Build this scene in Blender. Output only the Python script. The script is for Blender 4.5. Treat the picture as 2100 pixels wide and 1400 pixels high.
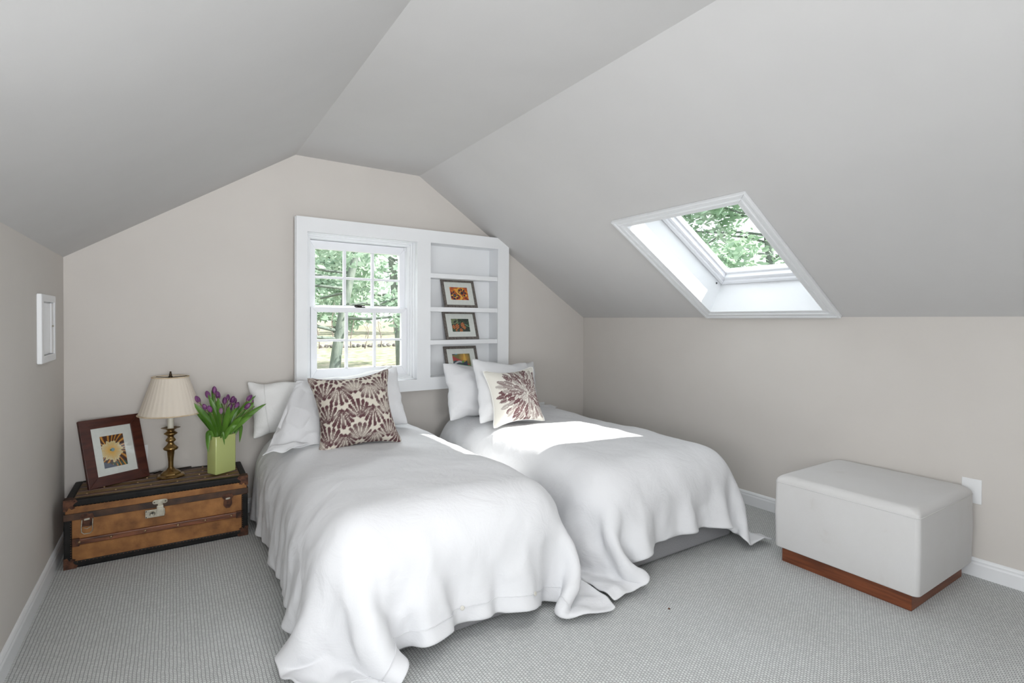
import bpy, bmesh, math, random
import numpy as np
from mathutils import Vector, Matrix, noise
R = math.radians
for o in list(bpy.data.objects): bpy.data.objects.remove(o, do_unlink=True)
S = bpy.context.scene
COL = S.collection

# ------------------------------------------------------------------ camera
YAW, PITCH, ROLL = R(32.943), R(-0.766), R(-0.323)
FPX, CYP = 1072.3, 672.3
f = Vector((math.sin(YAW)*math.cos(PITCH), math.cos(YAW)*math.cos(PITCH), math.sin(PITCH)))
r = Vector((math.cos(YAW), -math.sin(YAW), 0))
d = f.cross(r)
rr = math.cos(ROLL)*r + math.sin(ROLL)*d
dd = -math.sin(ROLL)*r + math.cos(ROLL)*d
cam = bpy.data.cameras.new('camera')
cam.sensor_width = 36; cam.lens = FPX/2100*36; cam.shift_y = (CYP-700)/2100
cam.clip_start = 0.05; cam.clip_end = 300
co = bpy.data.objects.new('camera', cam); COL.objects.link(co)
m = Matrix((( rr.x, -dd.x, -f.x, 0), (rr.y, -dd.y, -f.y, 0), (rr.z, -dd.z, -f.z, 0), (0, 0, 0, 1)))
co.matrix_world = Matrix.Translation((0, 0, 1.2)) @ m
S.camera = co

# ------------------------------------------------------------------ world, sun, added fill lamps, exposure
w = bpy.data.worlds.new('sky'); S.world = w; w.use_nodes = True
bg = w.node_tree.nodes['Background']
bg.inputs[0].default_value = (0.90, 0.95, 1.0, 1); bg.inputs[1].default_value = 1.8
S.view_settings.view_transform = 'Standard'; S.view_settings.look = 'None'
S.view_settings.exposure = 0.38; S.view_settings.gamma = 1; S.view_settings.use_curve_mapping = False

def lamp(name, kind, loc, energy, color=(1, 1, 1), direction=None, size=None, size_y=None):
    l = bpy.data.lights.new(name, kind); l.energy = energy; l.color = color
    o = bpy.data.objects.new(name, l); COL.objects.link(o); o.location = loc
    if direction is not None:
        o.rotation_euler = Vector(direction).to_track_quat('-Z', 'Y').to_euler()
    if size: l.shape = 'RECTANGLE'; l.size = size; l.size_y = size_y or size
    return o, l
SUN_DIR = (-0.86, 0.53, -1.0)
so, sl = lamp('sun', 'SUN', (8, -6, 10), 9.0, (1.0, 0.97, 0.93), SUN_DIR); sl.angle = R(0.6)
# added fill lamps, set in made-up openings behind and beside the camera
_, dl_ = lamp('rear_fill', 'AREA', (.20, -2.30, 1.25), 25, (0.97, 0.98, 1.0), (-.05, 1, 0.32), 1.0, .9); dl_.spread = R(80)
_, dl_ = lamp('left_fill', 'AREA', (-0.60, 0.35, 0.98), 22, (0.96, 0.98, 1.0), (1, 0.35, -0.12), 1.7, 0.8)
_, dl_ = lamp('roof_fill', 'AREA', (0.03, -0.45, 1.98), 10, (0.97, 0.98, 1.0), (.40, 0.15, -.90), .62, 1.0); dl_.spread = R(140)

lamp('front_fill', 'AREA', (1.3, 4.75, 2.95), 130, (0.95, 0.98, 1.0), (-.05, -1, -1.05), 1.8, 1.2)  # added lamp outside, above the window, brightens the bed tops
# added fill lamp under a made-up ceiling fixture, above the frame
_, dl_ = lamp('top_fill', 'AREA', (1.08, .90, 2.195), 3.5, (1.0, 0.985, 0.96), (0.0, 0.12, -1), .34, .34); dl_.spread = R(140)

# ------------------------------------------------------------------ node materials
def mat(name, color=(0.8, 0.8, 0.8), rough=0.6, metal=0.0, spec=0.5, fn=None):
    m = bpy.data.materials.new(name); m.use_nodes = True
    nt = m.node_tree; b = nt.nodes['Principled BSDF']
    b.inputs['Base Color'].default_value = (*color, 1); b.inputs['Roughness'].default_value = rough
    b.inputs['Metallic'].default_value = metal; b.inputs['Specular IOR Level'].default_value = spec
    if fn: fn(nt, b)
    return m
def N(nt, t, **kw):
    n = nt.nodes.new(t)
    for k, v in kw.items(): setattr(n, k, v)
    return n
def coords(nt, scale=(1, 1, 1), rot=(0, 0, 0)):
    tc = N(nt, 'ShaderNodeTexCoord'); mp = N(nt, 'ShaderNodeMapping')
    mp.inputs['Scale'].default_value = scale; mp.inputs['Rotation'].default_value = rot
    nt.links.new(tc.outputs['Object'], mp.inputs['Vector']); return mp.outputs['Vector']
def noise_tex(nt, vec, scale, detail=4, rough=0.55, dist=0.0):
    n = N(nt, 'ShaderNodeTexNoise'); n.inputs['Scale'].default_value = scale
    n.inputs['Detail'].default_value = detail; n.inputs['Roughness'].default_value = rough
    n.inputs['Distortion'].default_value = dist
    nt.links.new(vec, n.inputs['Vector']); return n.outputs['Fac']
def ramp(nt, fac, stops):
    n = N(nt, 'ShaderNodeValToRGB'); e = n.color_ramp.elements
    while len(e) < len(stops): e.new(0.5)
    for k, (p, c) in enumerate(stops):
        e[k].position = p; e[k].color = (*c, 1)
    nt.links.new(fac, n.inputs['Fac']); return n.outputs['Color']
def bump(nt, b, h, strength=0.2, dist=0.01, chain=None):
    n = N(nt, 'ShaderNodeBump'); n.inputs['Strength'].default_value = strength
    n.inputs['Distance'].default_value = dist; nt.links.new(h, n.inputs['Height'])
    if chain: nt.links.new(chain, n.inputs['Normal'])
    nt.links.new(n.outputs['Normal'], b.inputs['Normal']); return n.outputs['Normal']
def noisy(name, c1, c2, scale=8, rough=0.6, bs=0.1, bscale=60, bd=0.004, metal=0, spec=0.5, stretch=(1, 1, 1), lo=0.35, hi=0.65, detail=5):
    def fn(nt, b):
        v = coords(nt, stretch)
        nt.links.new(ramp(nt, noise_tex(nt, v, scale, detail), [(lo, c1), (hi, c2)]), b.inputs['Base Color'])
        bump(nt, b, noise_tex(nt, v, bscale, 4), bs, bd)
    return mat(name, c1, rough, metal, spec, fn)
def attr_mat(name, rough=0.6, spec=0.4, bscale=0, bs=0.1):
    def fn(nt, b):
        a = N(nt, 'ShaderNodeAttribute'); a.attribute_name = 'pattern'
        nt.links.new(a.outputs['Color'], b.inputs['Base Color'])
        if bscale: bump(nt, b, noise_tex(nt, coords(nt), bscale, 3), bs, 0.003)
    return mat(name, (0.5, 0.5, 0.5), rough, 0, spec, fn)

M = {}
M['wall'] = noisy('painted_wall', (0.635, 0.603, 0.566), (0.650, 0.618, 0.581), 3, 0.75, 0.05, 240, 0.002, spec=0.25)
M['ceiling'] = noisy('painted_ceiling', (0.620, 0.612, 0.605), (0.635, 0.627, 0.620), 3, 0.8, 0.05, 240, 0.002, spec=0.2)
M['trim'] = noisy('white_gloss_paint', (0.82, 0.835, 0.85), (0.84, 0.855, 0.87), 4, 0.35, 0.02, 60, 0.001)
M['sash'] = mat('white_window_sash', (0.84, 0.85, 0.88), 0.35)
def carpet_fn(nt, b):
    v = coords(nt)
    ds = N(nt, 'ShaderNodeTexNoise'); ds.inputs['Scale'].default_value = 22; ds.inputs['Detail'].default_value = 3
    nt.links.new(v, ds.inputs['Vector'])
    ad = N(nt, 'ShaderNodeVectorMath', operation='MULTIPLY_ADD'); ad.inputs[1].default_value = (.006, .006, 0)
    nt.links.new(ds.outputs['Color'], ad.inputs[0]); nt.links.new(v, ad.inputs[2])
    mp = N(nt, 'ShaderNodeMapping'); mp.inputs['Rotation'].default_value = (0, 0, R(90)); nt.links.new(ad.outputs[0], mp.inputs['Vector'])
    br = N(nt, 'ShaderNodeTexBrick'); br.offset = .5; br.inputs['Scale'].default_value = 1.0
    br.inputs['Brick Width'].default_value = .0105; br.inputs['Row Height'].default_value = .0115
    br.inputs['Mortar Size'].default_value = .0017; br.inputs['Mortar Smooth'].default_value = .6; br.inputs['Bias'].default_value = -.1
    br.inputs['Color1'].default_value = (.58, .60, .595, 1); br.inputs['Color2'].default_value = (.68, .70, .69, 1); br.inputs['Mortar'].default_value = (.33, .335, .335, 1)
    nt.links.new(mp.outputs['Vector'], br.inputs['Vector'])
    big = ramp(nt, noise_tex(nt, v, 1.3, 4), [(0.3, (0.93, 0.92, 0.91)), (0.7, (1, 1, 1))])
    mm = N(nt, 'ShaderNodeMix', data_type='RGBA', blend_type='MULTIPLY'); mm.inputs['Factor'].default_value = 1
    nt.links.new(br.outputs['Color'], mm.inputs['A']); nt.links.new(big, mm.inputs['B'])
    nt.links.new(mm.outputs['Result'], b.inputs['Base Color'])
    iv = N(nt, 'ShaderNodeMath', operation='SUBTRACT'); iv.inputs[0].default_value = 1; nt.links.new(br.outputs['Fac'], iv.inputs[1])
    bump(nt, b, iv.outputs[0], 0.5, 0.003)
M['carpet'] = mat('looped_grey_carpet', (0.45, 0.45, 0.45), 0.95, 0, 0.1, carpet_fn)
def linen_fn(nt, b):
    v = coords(nt)
    n1 = bump(nt, b, noise_tex(nt, v, 7, 6, 0.6, 0.8), 0.38, 0.02)
    bump(nt, b, noise_tex(nt, coords(nt, (1, 1, 1)), 900, 2), 0.06, 0.001, n1)
M['linen'] = mat('white_cotton', (0.70, 0.705, 0.72), 0.85, 0, 0.15, linen_fn)
M['linen_warm'] = mat('white_cotton_case', (0.82, 0.82, 0.81), 0.85, 0, 0.15, linen_fn)
M['base_cloth'] = noisy('grey_base_fabric', (0.27, 0.27, 0.28), (0.33, 0.33, 0.34), 200, 0.9, 0.2, 500, 0.002)
M['mattress'] = noisy('mattress_cover', (0.75, 0.75, 0.75), (0.8, 0.8, 0.8), 20, 0.9)
def ottoman_fn(nt, b):
    v = coords(nt)
    c = ramp(nt, noise_tex(nt, v, 4.5, 6, 0.6, 0.3), [(0.26, (0.575, 0.555, 0.535)), (0.40, (0.635, 0.628, 0.62)), (0.75, (0.655, 0.652, 0.65))])
    wv = noise_tex(nt, coords(nt, (1, 1, 1)), 600, 2)
    nt.links.new(c, b.inputs['Base Color']); bump(nt, b, wv, 0.35, 0.002)
M['ottoman'] = mat('light_grey_linen', (0.64, 0.63, 0.62), 0.9, 0, 0.15, ottoman_fn)
M['cherry'] = noisy('cherry_wood', (0.11, 0.030, 0.011), (0.20, 0.058, 0.020), 6, 0.38, 0.05, 40, 0.001, stretch=(1, 1, 14))
M['mahogany'] = noisy('mahogany_frame', (0.050, 0.012, 0.008), (0.085, 0.022, 0.013), 9, 0.32, 0.05, 60, 0.001, stretch=(1, 1, 6))
M['greywood'] = noisy('weathered_grey_wood', (0.060, 0.052, 0.046), (0.20, 0.175, 0.155), 30, 0.6, 0.2, 90, 0.001, stretch=(8, 2, 2))
M['black'] = mat('black_board', (0.008, 0.008, 0.008), 0.7)
M['leather_black'] = noisy('worn_black_leather', (0.004, 0.004, 0.004), (0.012, 0.011, 0.010), 30, 0.55, 0.3, 90, 0.002, spec=0.25)
M['canvas'] = noisy('tan_trunk_canvas', (0.165, 0.062, 0.014), (0.40, 0.175, 0.048), 14, 0.6, 0.25, 120, 0.002, lo=0.3, hi=0.68, detail=8)
M['canvas_top'] = noisy('faded_trunk_canvas', (0.17, 0.105, 0.043), (0.31, 0.205, 0.095), 9, 0.6, 0.25, 140, 0.002, lo=0.3, hi=0.7, detail=6)
M['leather_brown'] = noisy('dark_brown_leather', (0.016, 0.007, 0.004), (0.085, 0.036, 0.014), 12, 0.5, 0.3, 80, 0.002, detail=7)
M['slat'] = noisy('oak_slat', (0.060, 0.020, 0.009), (0.24, 0.085, 0.036), 9, 0.4, 0.2, 60, 0.002, stretch=(1, 8, 8), detail=7)
M['rust'] = noisy('rusted_iron', (0.035, 0.014, 0.008), (0.15, 0.060, 0.030), 40, 0.6, 0.4, 120, 0.002, metal=0.35)
M['nickel'] = noisy('aged_nickel', (0.36, 0.33, 0.26), (0.62, 0.59, 0.50), 35, 0.38, 0.15, 120, 0.001, metal=0.85)
M['rivet'] = mat('brass_rivet', (0.42, 0.29, 0.17), 0.35, 0.9)
M['stitch'] = mat('copper_nail', (0.22, 0.10, 0.045), 0.5, 0.4)
M['brass'] = noisy('antique_brass', (0.22, 0.135, 0.05), (0.38, 0.25, 0.10), 30, 0.28, 0.05, 60, 0.001, metal=0.95)
M['brass_dark'] = mat('dark_brass', (0.045, 0.030, 0.018), 0.35, 0.8)
M['candle'] = mat('ivory_sleeve', (0.72, 0.70, 0.60), 0.45)
def shade_fn(nt, b):
    v = coords(nt); bump(nt, b, noise_tex(nt, v, 700, 2), 0.1, 0.001)
    b.inputs['Subsurface Weight'].default_value = 0.0
    tr = N(nt, 'ShaderNodeBsdfTranslucent'); tr.inputs[0].default_value = (0.92, 0.85, 0.74, 1)
    ms = N(nt, 'ShaderNodeMixShader'); ms.inputs[0].default_value = 0.25
    out = [n for n in nt.nodes if n.type == 'OUTPUT_MATERIAL'][0]
    nt.links.new(b.outputs[0], ms.inputs[1]); nt.links.new(tr.outputs[0], ms.inputs[2]); nt.links.new(ms.outputs[0], out.inputs[0])
M['shade'] = mat('cream_pleated_silk', (0.90, 0.83, 0.73), 0.8, 0, 0.1, shade_fn)
M['shade_trim'] = noisy('cream_shade_binding', (0.60, 0.45, 0.28), (0.78, 0.67, 0.50), 30, 0.8)
M['vase'] = mat('lime_ceramic', (0.50, 0.56, 0.215), 0.12, 0, 0.6)
M['vase_in'] = mat('vase_inside', (0.16, 0.20, 0.07), 0.5)
M['leaf'] = noisy('tulip_leaf', (0.045, 0.135, 0.012), (0.12, 0.27, 0.03), 16, 0.4, 0.1, 60, 0.001, stretch=(1, 1, 0.3))
M['stem'] = noisy('tulip_stem', (0.10, 0.13, 0.03), (0.22, 0.26, 0.06), 20, 0.45)
M['petal'] = noisy('purple_petal', (0.085, 0.012, 0.085), (0.26, 0.085, 0.25), 30, 0.35, 0.1, 80, 0.001, stretch=(1, 1, 0.4))
M['petal_pale'] = noisy('pale_purple_petal', (0.22, 0.09, 0.18), (0.45, 0.30, 0.40), 40, 0.4)
M['petal_base'] = mat('petal_base', (0.50, 0.48, 0.28), 0.5)
M['plastic'] = mat('white_plastic', (0.83, 0.84, 0.85), 0.3)
M['slot'] = mat('dark_slot', (0.02, 0.02, 0.02), 0.5)
M['bronze'] = mat('dark_bronze_lock', (0.03, 0.028, 0.025), 0.4, 0.6)
M['mat_board'] = noisy('mat_board', (0.74, 0.74, 0.715), (0.78, 0.78, 0.755), 60, 0.7)
M['pattern'] = attr_mat('printed_picture', 0.25, 0.5)
M['print'] = attr_mat('printed_cotton', 0.85, 0.15, 700, 0.15)
M['button'] = mat('shell_button', (0.62, 0.60, 0.54), 0.3)
M['crumb'] = mat('brown_crumb', (0.10, 0.04, 0.02), 0.7)
def glass_fn(nt, b):
    out = [n for n in nt.nodes if n.type == 'OUTPUT_MATERIAL'][0]
    t = N(nt, 'ShaderNodeBsdfTransparent'); t.inputs[0].default_value = (0.98, 0.99, 0.985, 1)
    g = N(nt, 'ShaderNodeBsdfGlossy'); g.inputs['Roughness'].default_value = 0.02
    lw = N(nt, 'ShaderNodeLayerWeight'); pw = N(nt, 'ShaderNodeMath', operation='POWER'); pw.inputs[1].default_value = 4.5
    nt.links.new(lw.outputs['Facing'], pw.inputs[0]); lw.inputs[0].default_value = 0.5
    mu = N(nt, 'ShaderNodeMath', operation='MULTIPLY_ADD'); mu.inputs[1].default_value = 0.5; mu.inputs[2].default_value = 0.03
    ms = N(nt, 'ShaderNodeMixShader'); nt.links.new(pw.outputs[0], mu.inputs[0]); nt.links.new(mu.outputs[0], ms.inputs[0])
    nt.links.new(t.outputs[0], ms.inputs[1]); nt.links.new(g.outputs[0], ms.inputs[2]); nt.links.new(ms.outputs[0], out.inputs[0])
M['glass'] = mat('window_glass', (1, 1, 1), 0.02, fn=glass_fn)
def foliage(name, c1, c2, tr):
    def fn(nt, b):
        nt.links.new(ramp(nt, noise_tex(nt, coords(nt), 2.2, 5), [(0.35, c1), (0.65, c2)]), b.inputs['Base Color'])
        t = N(nt, 'ShaderNodeBsdfTranslucent'); t.inputs[0].default_value = (*tr, 1)
        ms = N(nt, 'ShaderNodeMixShader'); ms.inputs[0].default_value = 0.5
        out = [n for n in nt.nodes if n.type == 'OUTPUT_MATERIAL'][0]
        nt.links.new(b.outputs[0], ms.inputs[1]); nt.links.new(t.outputs[0], ms.inputs[2]); nt.links.new(ms.outputs[0], out.inputs[0])
    return mat(name, c1, 0.6, 0, 0.2, fn)
M['foliage'] = foliage('pale_foliage', (0.34, 0.47, 0.37), (0.52, 0.62, 0.50), (0.48, 0.62, 0.50))
M['foliage2'] = foliage('spring_foliage', (0.32, 0.46, 0.33), (0.50, 0.62, 0.47), (0.46, 0.62, 0.46))
M['bark'] = noisy('tree_bark', (0.12, 0.15, 0.13), (0.22, 0.25, 0.215), 6, 0.9, 0.4, 20, 0.02, stretch=(2, 2, 0.5))
M['bark_pale'] = noisy('pale_bark', (0.15, 0.12, 0.11), (0.24, 0.20, 0.18), 6, 0.9)
M['lawn'] = noisy('spring_lawn', (0.11, 0.15, 0.065), (0.36, 0.315, 0.24), 2.6, 0.95, 0.4, 8, 0.05, lo=0.36, hi=0.60, detail=9)
M['stone'] = noisy('field_stone', (0.10, 0.09, 0.085), (0.30, 0.29, 0.28), 1.2, 0.9)
M['roof'] = noisy('roof_shingle', (0.10, 0.10, 0.10), (0.18, 0.18, 0.18), 10, 0.9)

# ------------------------------------------------------------------ mesh helpers
def tag(o, label=None, cat=None, group=None, kind=None):
    if label: o['label'] = label
    if cat: o['category'] = cat
    if group: o['group'] = group
    if kind: o['kind'] = kind
    return o
def empty(name, loc=(0, 0, 0), rz=0.0, label=None, cat=None, group=None, kind=None):
    o = bpy.data.objects.new(name, None); COL.objects.link(o); o.empty_display_size = 0.1
    o.location = loc; o.rotation_euler = (0, 0, rz); return tag(o, label, cat, group, kind)
class MB:
    def __init__(s): s.v = []; s.f = []; s.sm = []
    def add(s, vs, fs, smooth=False):
        k = len(s.v); s.v += [tuple(v) for v in vs]; s.f += [tuple(i+k for i in q) for q in fs]; s.sm += [smooth]*len(fs); return s
    def box(s, x0, x1, y0, y1, z0, z1, T=None):
        vs = [Vector((x, y, z)) for z in (z0, z1) for y in (y0, y1) for x in (x0, x1)]
        if T: vs = [T(v) for v in vs]
        return s.add(vs, [(0, 2, 3, 1), (4, 5, 7, 6), (0, 1, 5, 4), (2, 6, 7, 3), (0, 4, 6, 2), (1, 3, 7, 5)])
    def prism(s, poly, a, b, T):      # poly of (p,q), extruded from a to b, T(p,q,t)->point
        n = len(poly); vs = [T(p, q, a) for p, q in poly]+[T(p, q, b) for p, q in poly]
        return s.add(vs, [tuple(range(n)), tuple(range(2*n-1, n-1, -1))]+[(i, i+n, (i+1) % n+n, (i+1) % n) for i in range(n)])
    def lathe(s, prof, c=(0, 0, 0), seg=32, mod=None, smooth=True, axis=None):
        k = []; c = Vector(c)
        for (rad, z) in prof:
            for i in range(seg):
                a = 2*math.pi*i/seg; q = rad*(mod(i, z) if mod else 1)
                p = Vector((q*math.cos(a), q*math.sin(a), z))
                if axis: p = axis @ p
                k.append(c+p)
        n = len(prof); fs = [(j*seg+i, j*seg+(i+1) % seg, (j+1)*seg+(i+1) % seg, (j+1)*seg+i) for j in range(n-1) for i in range(seg)]
        s.add(k, fs, smooth)
        if prof[0][0] > 1e-5: s.add([k[i] for i in range(seg)][::-1], [tuple(range(seg))])
        if prof[-1][0] > 1e-5: s.add([k[(n-1)*seg+i] for i in range(seg)], [tuple(range(seg))])
        return s
    def tube(s, pts, rads, seg=8, smooth=True):
        pts = [Vector(p) for p in pts]; n = len(pts)
        if not hasattr(rads, '__len__'): rads = [rads]*n
        t0 = (pts[1]-pts[0]).normalized(); u = t0.orthogonal().normalized(); k = []
        for i in range(n):
            t = (pts[min(i+1, n-1)]-pts[max(i-1, 0)]).normalized(); u = (u-t*u.dot(t)).normalized(); v = t.cross(u)
            for j in range(seg):
                a = 2*math.pi*j/seg; k.append(pts[i]+(u*math.cos(a)+v*math.sin(a))*rads[i])
        fs = [(j*seg+i, j*seg+(i+1) % seg, (j+1)*seg+(i+1) % seg, (j+1)*seg+i) for j in range(n-1) for i in range(seg)]
        fs += [tuple(range(seg))[::-1], tuple((n-1)*seg+i for i in range(seg))]
        return s.add(k, fs, smooth)
    def build(s, name, material, parent=None, bevel=0, sub=0, kind=None, label=None, seg=2, autosmooth=False):
        me = bpy.data.meshes.new(name); me.from_pydata(s.v, [], s.f)
        bm = bmesh.new(); bm.from_mesh(me); bmesh.ops.recalc_face_normals(bm, faces=bm.faces); bm.to_mesh(me); bm.free()
        me.polygons.foreach_set('use_smooth', s.sm if len(s.sm) == len(me.polygons) else [False]*len(me.polygons))
        me.materials.append(M[material] if isinstance(material, str) else material)
        o = bpy.data.objects.new(name, me); COL.objects.link(o)
        if parent: o.parent = parent
        if bevel:
            b = o.modifiers.new('b', 'BEVEL'); b.width = bevel; b.segments = seg; b.limit_method = 'ANGLE'; b.angle_limit = R(35)
        if sub: q = o.modifiers.new('s', 'SUBSURF'); q.levels = sub; q.render_levels = sub
        if kind: o['kind'] = kind
        if label: o['label'] = label
        return o
def grid_obj(name, P, material, parent=None, colors=None, solid=0, sub=0, extra=None, smooth=True, closed_pair=None):
    """P: (n,m,3) grid of points"""
    n, m_ = P.shape[:2]; idx = np.arange(n*m_).reshape(n, m_)
    q = np.stack([idx[:-1, :-1], idx[1:, :-1], idx[1:, 1:], idx[:-1, 1:]], -1).reshape(-1, 4)
    me = bpy.data.meshes.new(name); me.from_pydata(P.reshape(-1, 3).tolist(), [], q.tolist())
    me.polygons.foreach_set('use_smooth', [smooth]*len(me.polygons))
    if colors is not None:
        a = me.color_attributes.new('pattern', 'FLOAT_COLOR', 'POINT')
        c = np.concatenate([colors.reshape(-1, 3), np.ones((n*m_, 1))], 1).astype(np.float32); a.data.foreach_set('color', c.ravel())
    me.materials.append(M[material])
    o = bpy.data.objects.new(name, me); COL.objects.link(o)
    if parent: o.parent = parent
    if solid: s_ = o.modifiers.new('t', 'SOLIDIFY'); s_.thickness = solid; s_.offset = -1
    if sub: q_ = o.modifiers.new('s', 'SUBSURF'); q_.levels = sub; q_.render_levels = sub
    return o

# ------------------------------------------------------------------ ROOM
XL = -0.485
ZL, ZF, ZR = 1.522, 2.268, 1.233
REAR = -2.2
xr = lambda y: 3.218-0.0157*y
yb = lambda x: 3.607+0.02*x
xf = lambda y: 1.509+0.0062*y
XFL = 0.668
BW = lambda u, z, d: Vector((u, yb(u)-d, z))            # point standing d in front of the back wall
def SP(a, y, n=0.0):                                    # point on right slope, n above (outside) it
    x0, x1 = xf(y), xr(y)
    return Vector((x0+(x1-x0)*a, y, ZF+(ZR-ZF)*a))+Vector((0.527, -0.003, 0.85))*n
NR = Vector((0.527, -0.003, 0.85))

# floor
fb = MB(); fb.box(XL-0.2, 3.45, REAR-0.2, 3.95, -0.15, 0.0); fb.build('floor', 'carpet', kind='structure')
# left wall, with an opening added for the fill lamp at the camera's left
wl = MB()
LW = (-0.55, 1.25, 0.58, 1.38)
for (y0, y1, z0, z1) in ((REAR-.15, LW[0], 0, ZL+.1), (LW[1], 3.75, 0, ZL+.1), (LW[0], LW[1], 0, LW[2]), (LW[0], LW[1], LW[3], ZL+.1)):
    wl.box(XL-.12, XL, y0, y1, z0, z1)
wl.build('wall_left', 'wall', kind='structure')
# right wall
MB().prism([(REAR-.15, 0), (3.85, 0), (3.85, ZR), (REAR-.15, ZR)], 0, .15, lambda y, z, t: Vector((xr(y)+t, y, z))).build('wall_right', 'wall', kind='structure')
# back wall with the opening for window and shelves
HX0, HX1, HZ0, HZ1 = 0.715, 2.185, 0.770, 1.778
bw = MB(); T = lambda u, z, t: BW(u, z, -t)
bw.prism([(XL-.1, 0), (HX0, 0), (HX0, 2.45), (XL-.1, 1.75)], 0, .14, T)
bw.prism([(HX0, 0), (HX1, 0), (HX1, HZ0), (HX0, HZ0)], 0, .14, T)
bw.prism([(HX1, 0), (3.4, 0), (3.4, 1.35), (HX1, 2.05)], 0, .14, T)
bw.prism([(HX0, HZ1), (HX1, HZ1), (HX1, 2.05), (1.6, 2.45), (HX0, 2.45)], 0, .14, T)
bw.build('wall_back', 'wall', kind='structure')
# rear wall with an opening added for the rear fill lamp
rw = MB(); RW = (-.33, .73, .78, 1.72)
for (x0, x1, z0, z1) in ((XL-.1, RW[0], 0, 2.5), (RW[1], 3.4, 0, 2.5), (RW[0], RW[1], 0, RW[2]), (RW[0], RW[1], RW[3], 2.5)):
    rw.box(x0, x1, REAR-.12, REAR, z0, z1)
rw.build('wall_rear', 'wall', kind='structure')
for nm, cx in (('added_window_rear', 0),):
    w3 = empty('added_window_rear', (.20, REAR, 1.25), kind='structure')  # made-up window, added to hold the rear fill lamp
    fr = MB()
    for (x0, x1, z0, z1) in ((-.53, -.48, -.47, .47), (.48, .53, -.47, .47), (-.48, .48, .42, .47), (-.48, .48, -.47, -.42), (-.48, .48, -.02, .02)):
        fr.box(x0, x1, -.06, -.01, z0, z1)
    fr.build('added_window_frame', 'trim', w3)
w4 = empty('added_window_left', (XL, 0.35, 0.98), kind='structure'); fr = MB()  # unseen window added around the left fill lamp
for (y0, y1, z0, z1) in ((-.9, -.84, -.4, .4), (.84, .9, -.4, .4), (-.84, .84, .34, .4), (-.84, .84, -.4, -.34), (-.02, .02, -.34, .34)):
    fr.box(-.05, -.01, y0, y1, z0, z1)
fr.build('added_window_frame', 'trim', w4)
# ceiling: left slope, flat middle, right slope with the skylight opening; one structure each
Y0, Y1 = REAR-.15, 3.9
lsl = MB()
TLS = lambda a, y, t: Vector((XL+(XFL-XL)*a-.545*t, y, ZL+(ZF-ZL)*a+.84*t))
for (a0, a1, y0_, y1_) in ((-.12, 1, Y0, -1.0), (-.12, 1, .10, Y1), (-.12, .22, -1.0, .10), (.78, 1, -1.0, .10)):  # leaves an added hole for the roof fill lamp
    lsl.prism([(a0, y0_), (a0, y1_), (a1, y1_), (a1, y0_)], 0, .16, TLS)
lsl.build('ceiling_left_slope', 'ceiling', kind='structure')
MB().add([(XFL, Y0, ZF), (xf(Y0), Y0, ZF), (xf(Y1), Y1, ZF), (XFL, Y1, ZF), (XFL, Y0, ZF+.2), (xf(Y0)+.1, Y0, ZF+.2), (xf(Y1)+.1, Y1, ZF+.2), (XFL, Y1, ZF+.2)],
         [(0, 1, 2, 3), (4, 7, 6, 5), (0, 4, 5, 1), (3, 2, 6, 7), (0, 3, 7, 4), (1, 5, 6, 2)]).build('ceiling', 'ceiling', kind='structure')
A0, A1, SY0, SY1 = 0.470, 0.958, 1.540, 2.284
sr = MB(); TS = lambda a, y, t: SP(a, y, t); eh = .011/1.96; hA0, hA1, hY0, hY1 = A0-eh, A1+eh, SY0-.011, SY1+.011
TH = 0.10
for (a0, a1, y0, y1) in ((0, 1, Y0, hY0), (0, 1, hY1, Y1), (0, hA0, hY0, hY1), (hA1, 1, hY0, hY1)):
    sr.prism([(a0, y0), (a0, y1), (a1, y1), (a1, y0)], 0, TH, TS)
sr.build('ceiling_right_slope', 'ceiling', kind='structure')
rf = MB()       # roof skin outside, blocks light around the shaft
for (a0, a1, y0, y1) in ((-.05, 1.15, Y0, SY0-.02), (-.05, 1.15, SY1+.02, Y1), (-.05, A0-.02, SY0-.02, SY1+.02), (A1+.02, 1.15, SY0-.02, SY1+.02)):
    rf.prism([(a0, y0), (a0, y1), (a1, y1), (a1, y0)], .24, .30, TS)
rf.build('roof_skin', 'roof', kind='structure')

# baseboards (profiled: flat board with an ogee cap)
def base_profile(mb, P0, P1, out, h=0.087):
    prof = [(0, 0), (.013, 0), (.013, h-.028), (.010, h-.020), (.011, h-.012), (.007, h-.004), (.003, h), (0, h)]
    P0, P1, out = Vector(P0), Vector(P1), Vector(out).normalized(); n = len(prof)
    vs = [P0+out*a+Vector((0, 0, b)) for a, b in prof]+[P1+out*a+Vector((0, 0, b)) for a, b in prof]
    mb.add(vs, [tuple(range(n)), tuple(range(2*n-1, n-1, -1))]+[(i, i+n, (i+1) % n+n, (i+1) % n) for i in range(n)])
b = MB(); base_profile(b, (XL, REAR, 0), (XL, yb(XL), 0), (1, 0, 0)); b.build('baseboard_left', 'trim', kind='structure')
b = MB(); base_profile(b, (xr(REAR), REAR, 0), (xr(3.66), 3.66, 0), (-1, 0, 0)); b.build('baseboard_right', 'trim', kind='structure')
b = MB(); base_profile(b, (XL, yb(XL), 0), (3.16, yb(3.16), 0), (0, -1, 0)); b.build('baseboard_back', 'trim', kind='structure')

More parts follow.
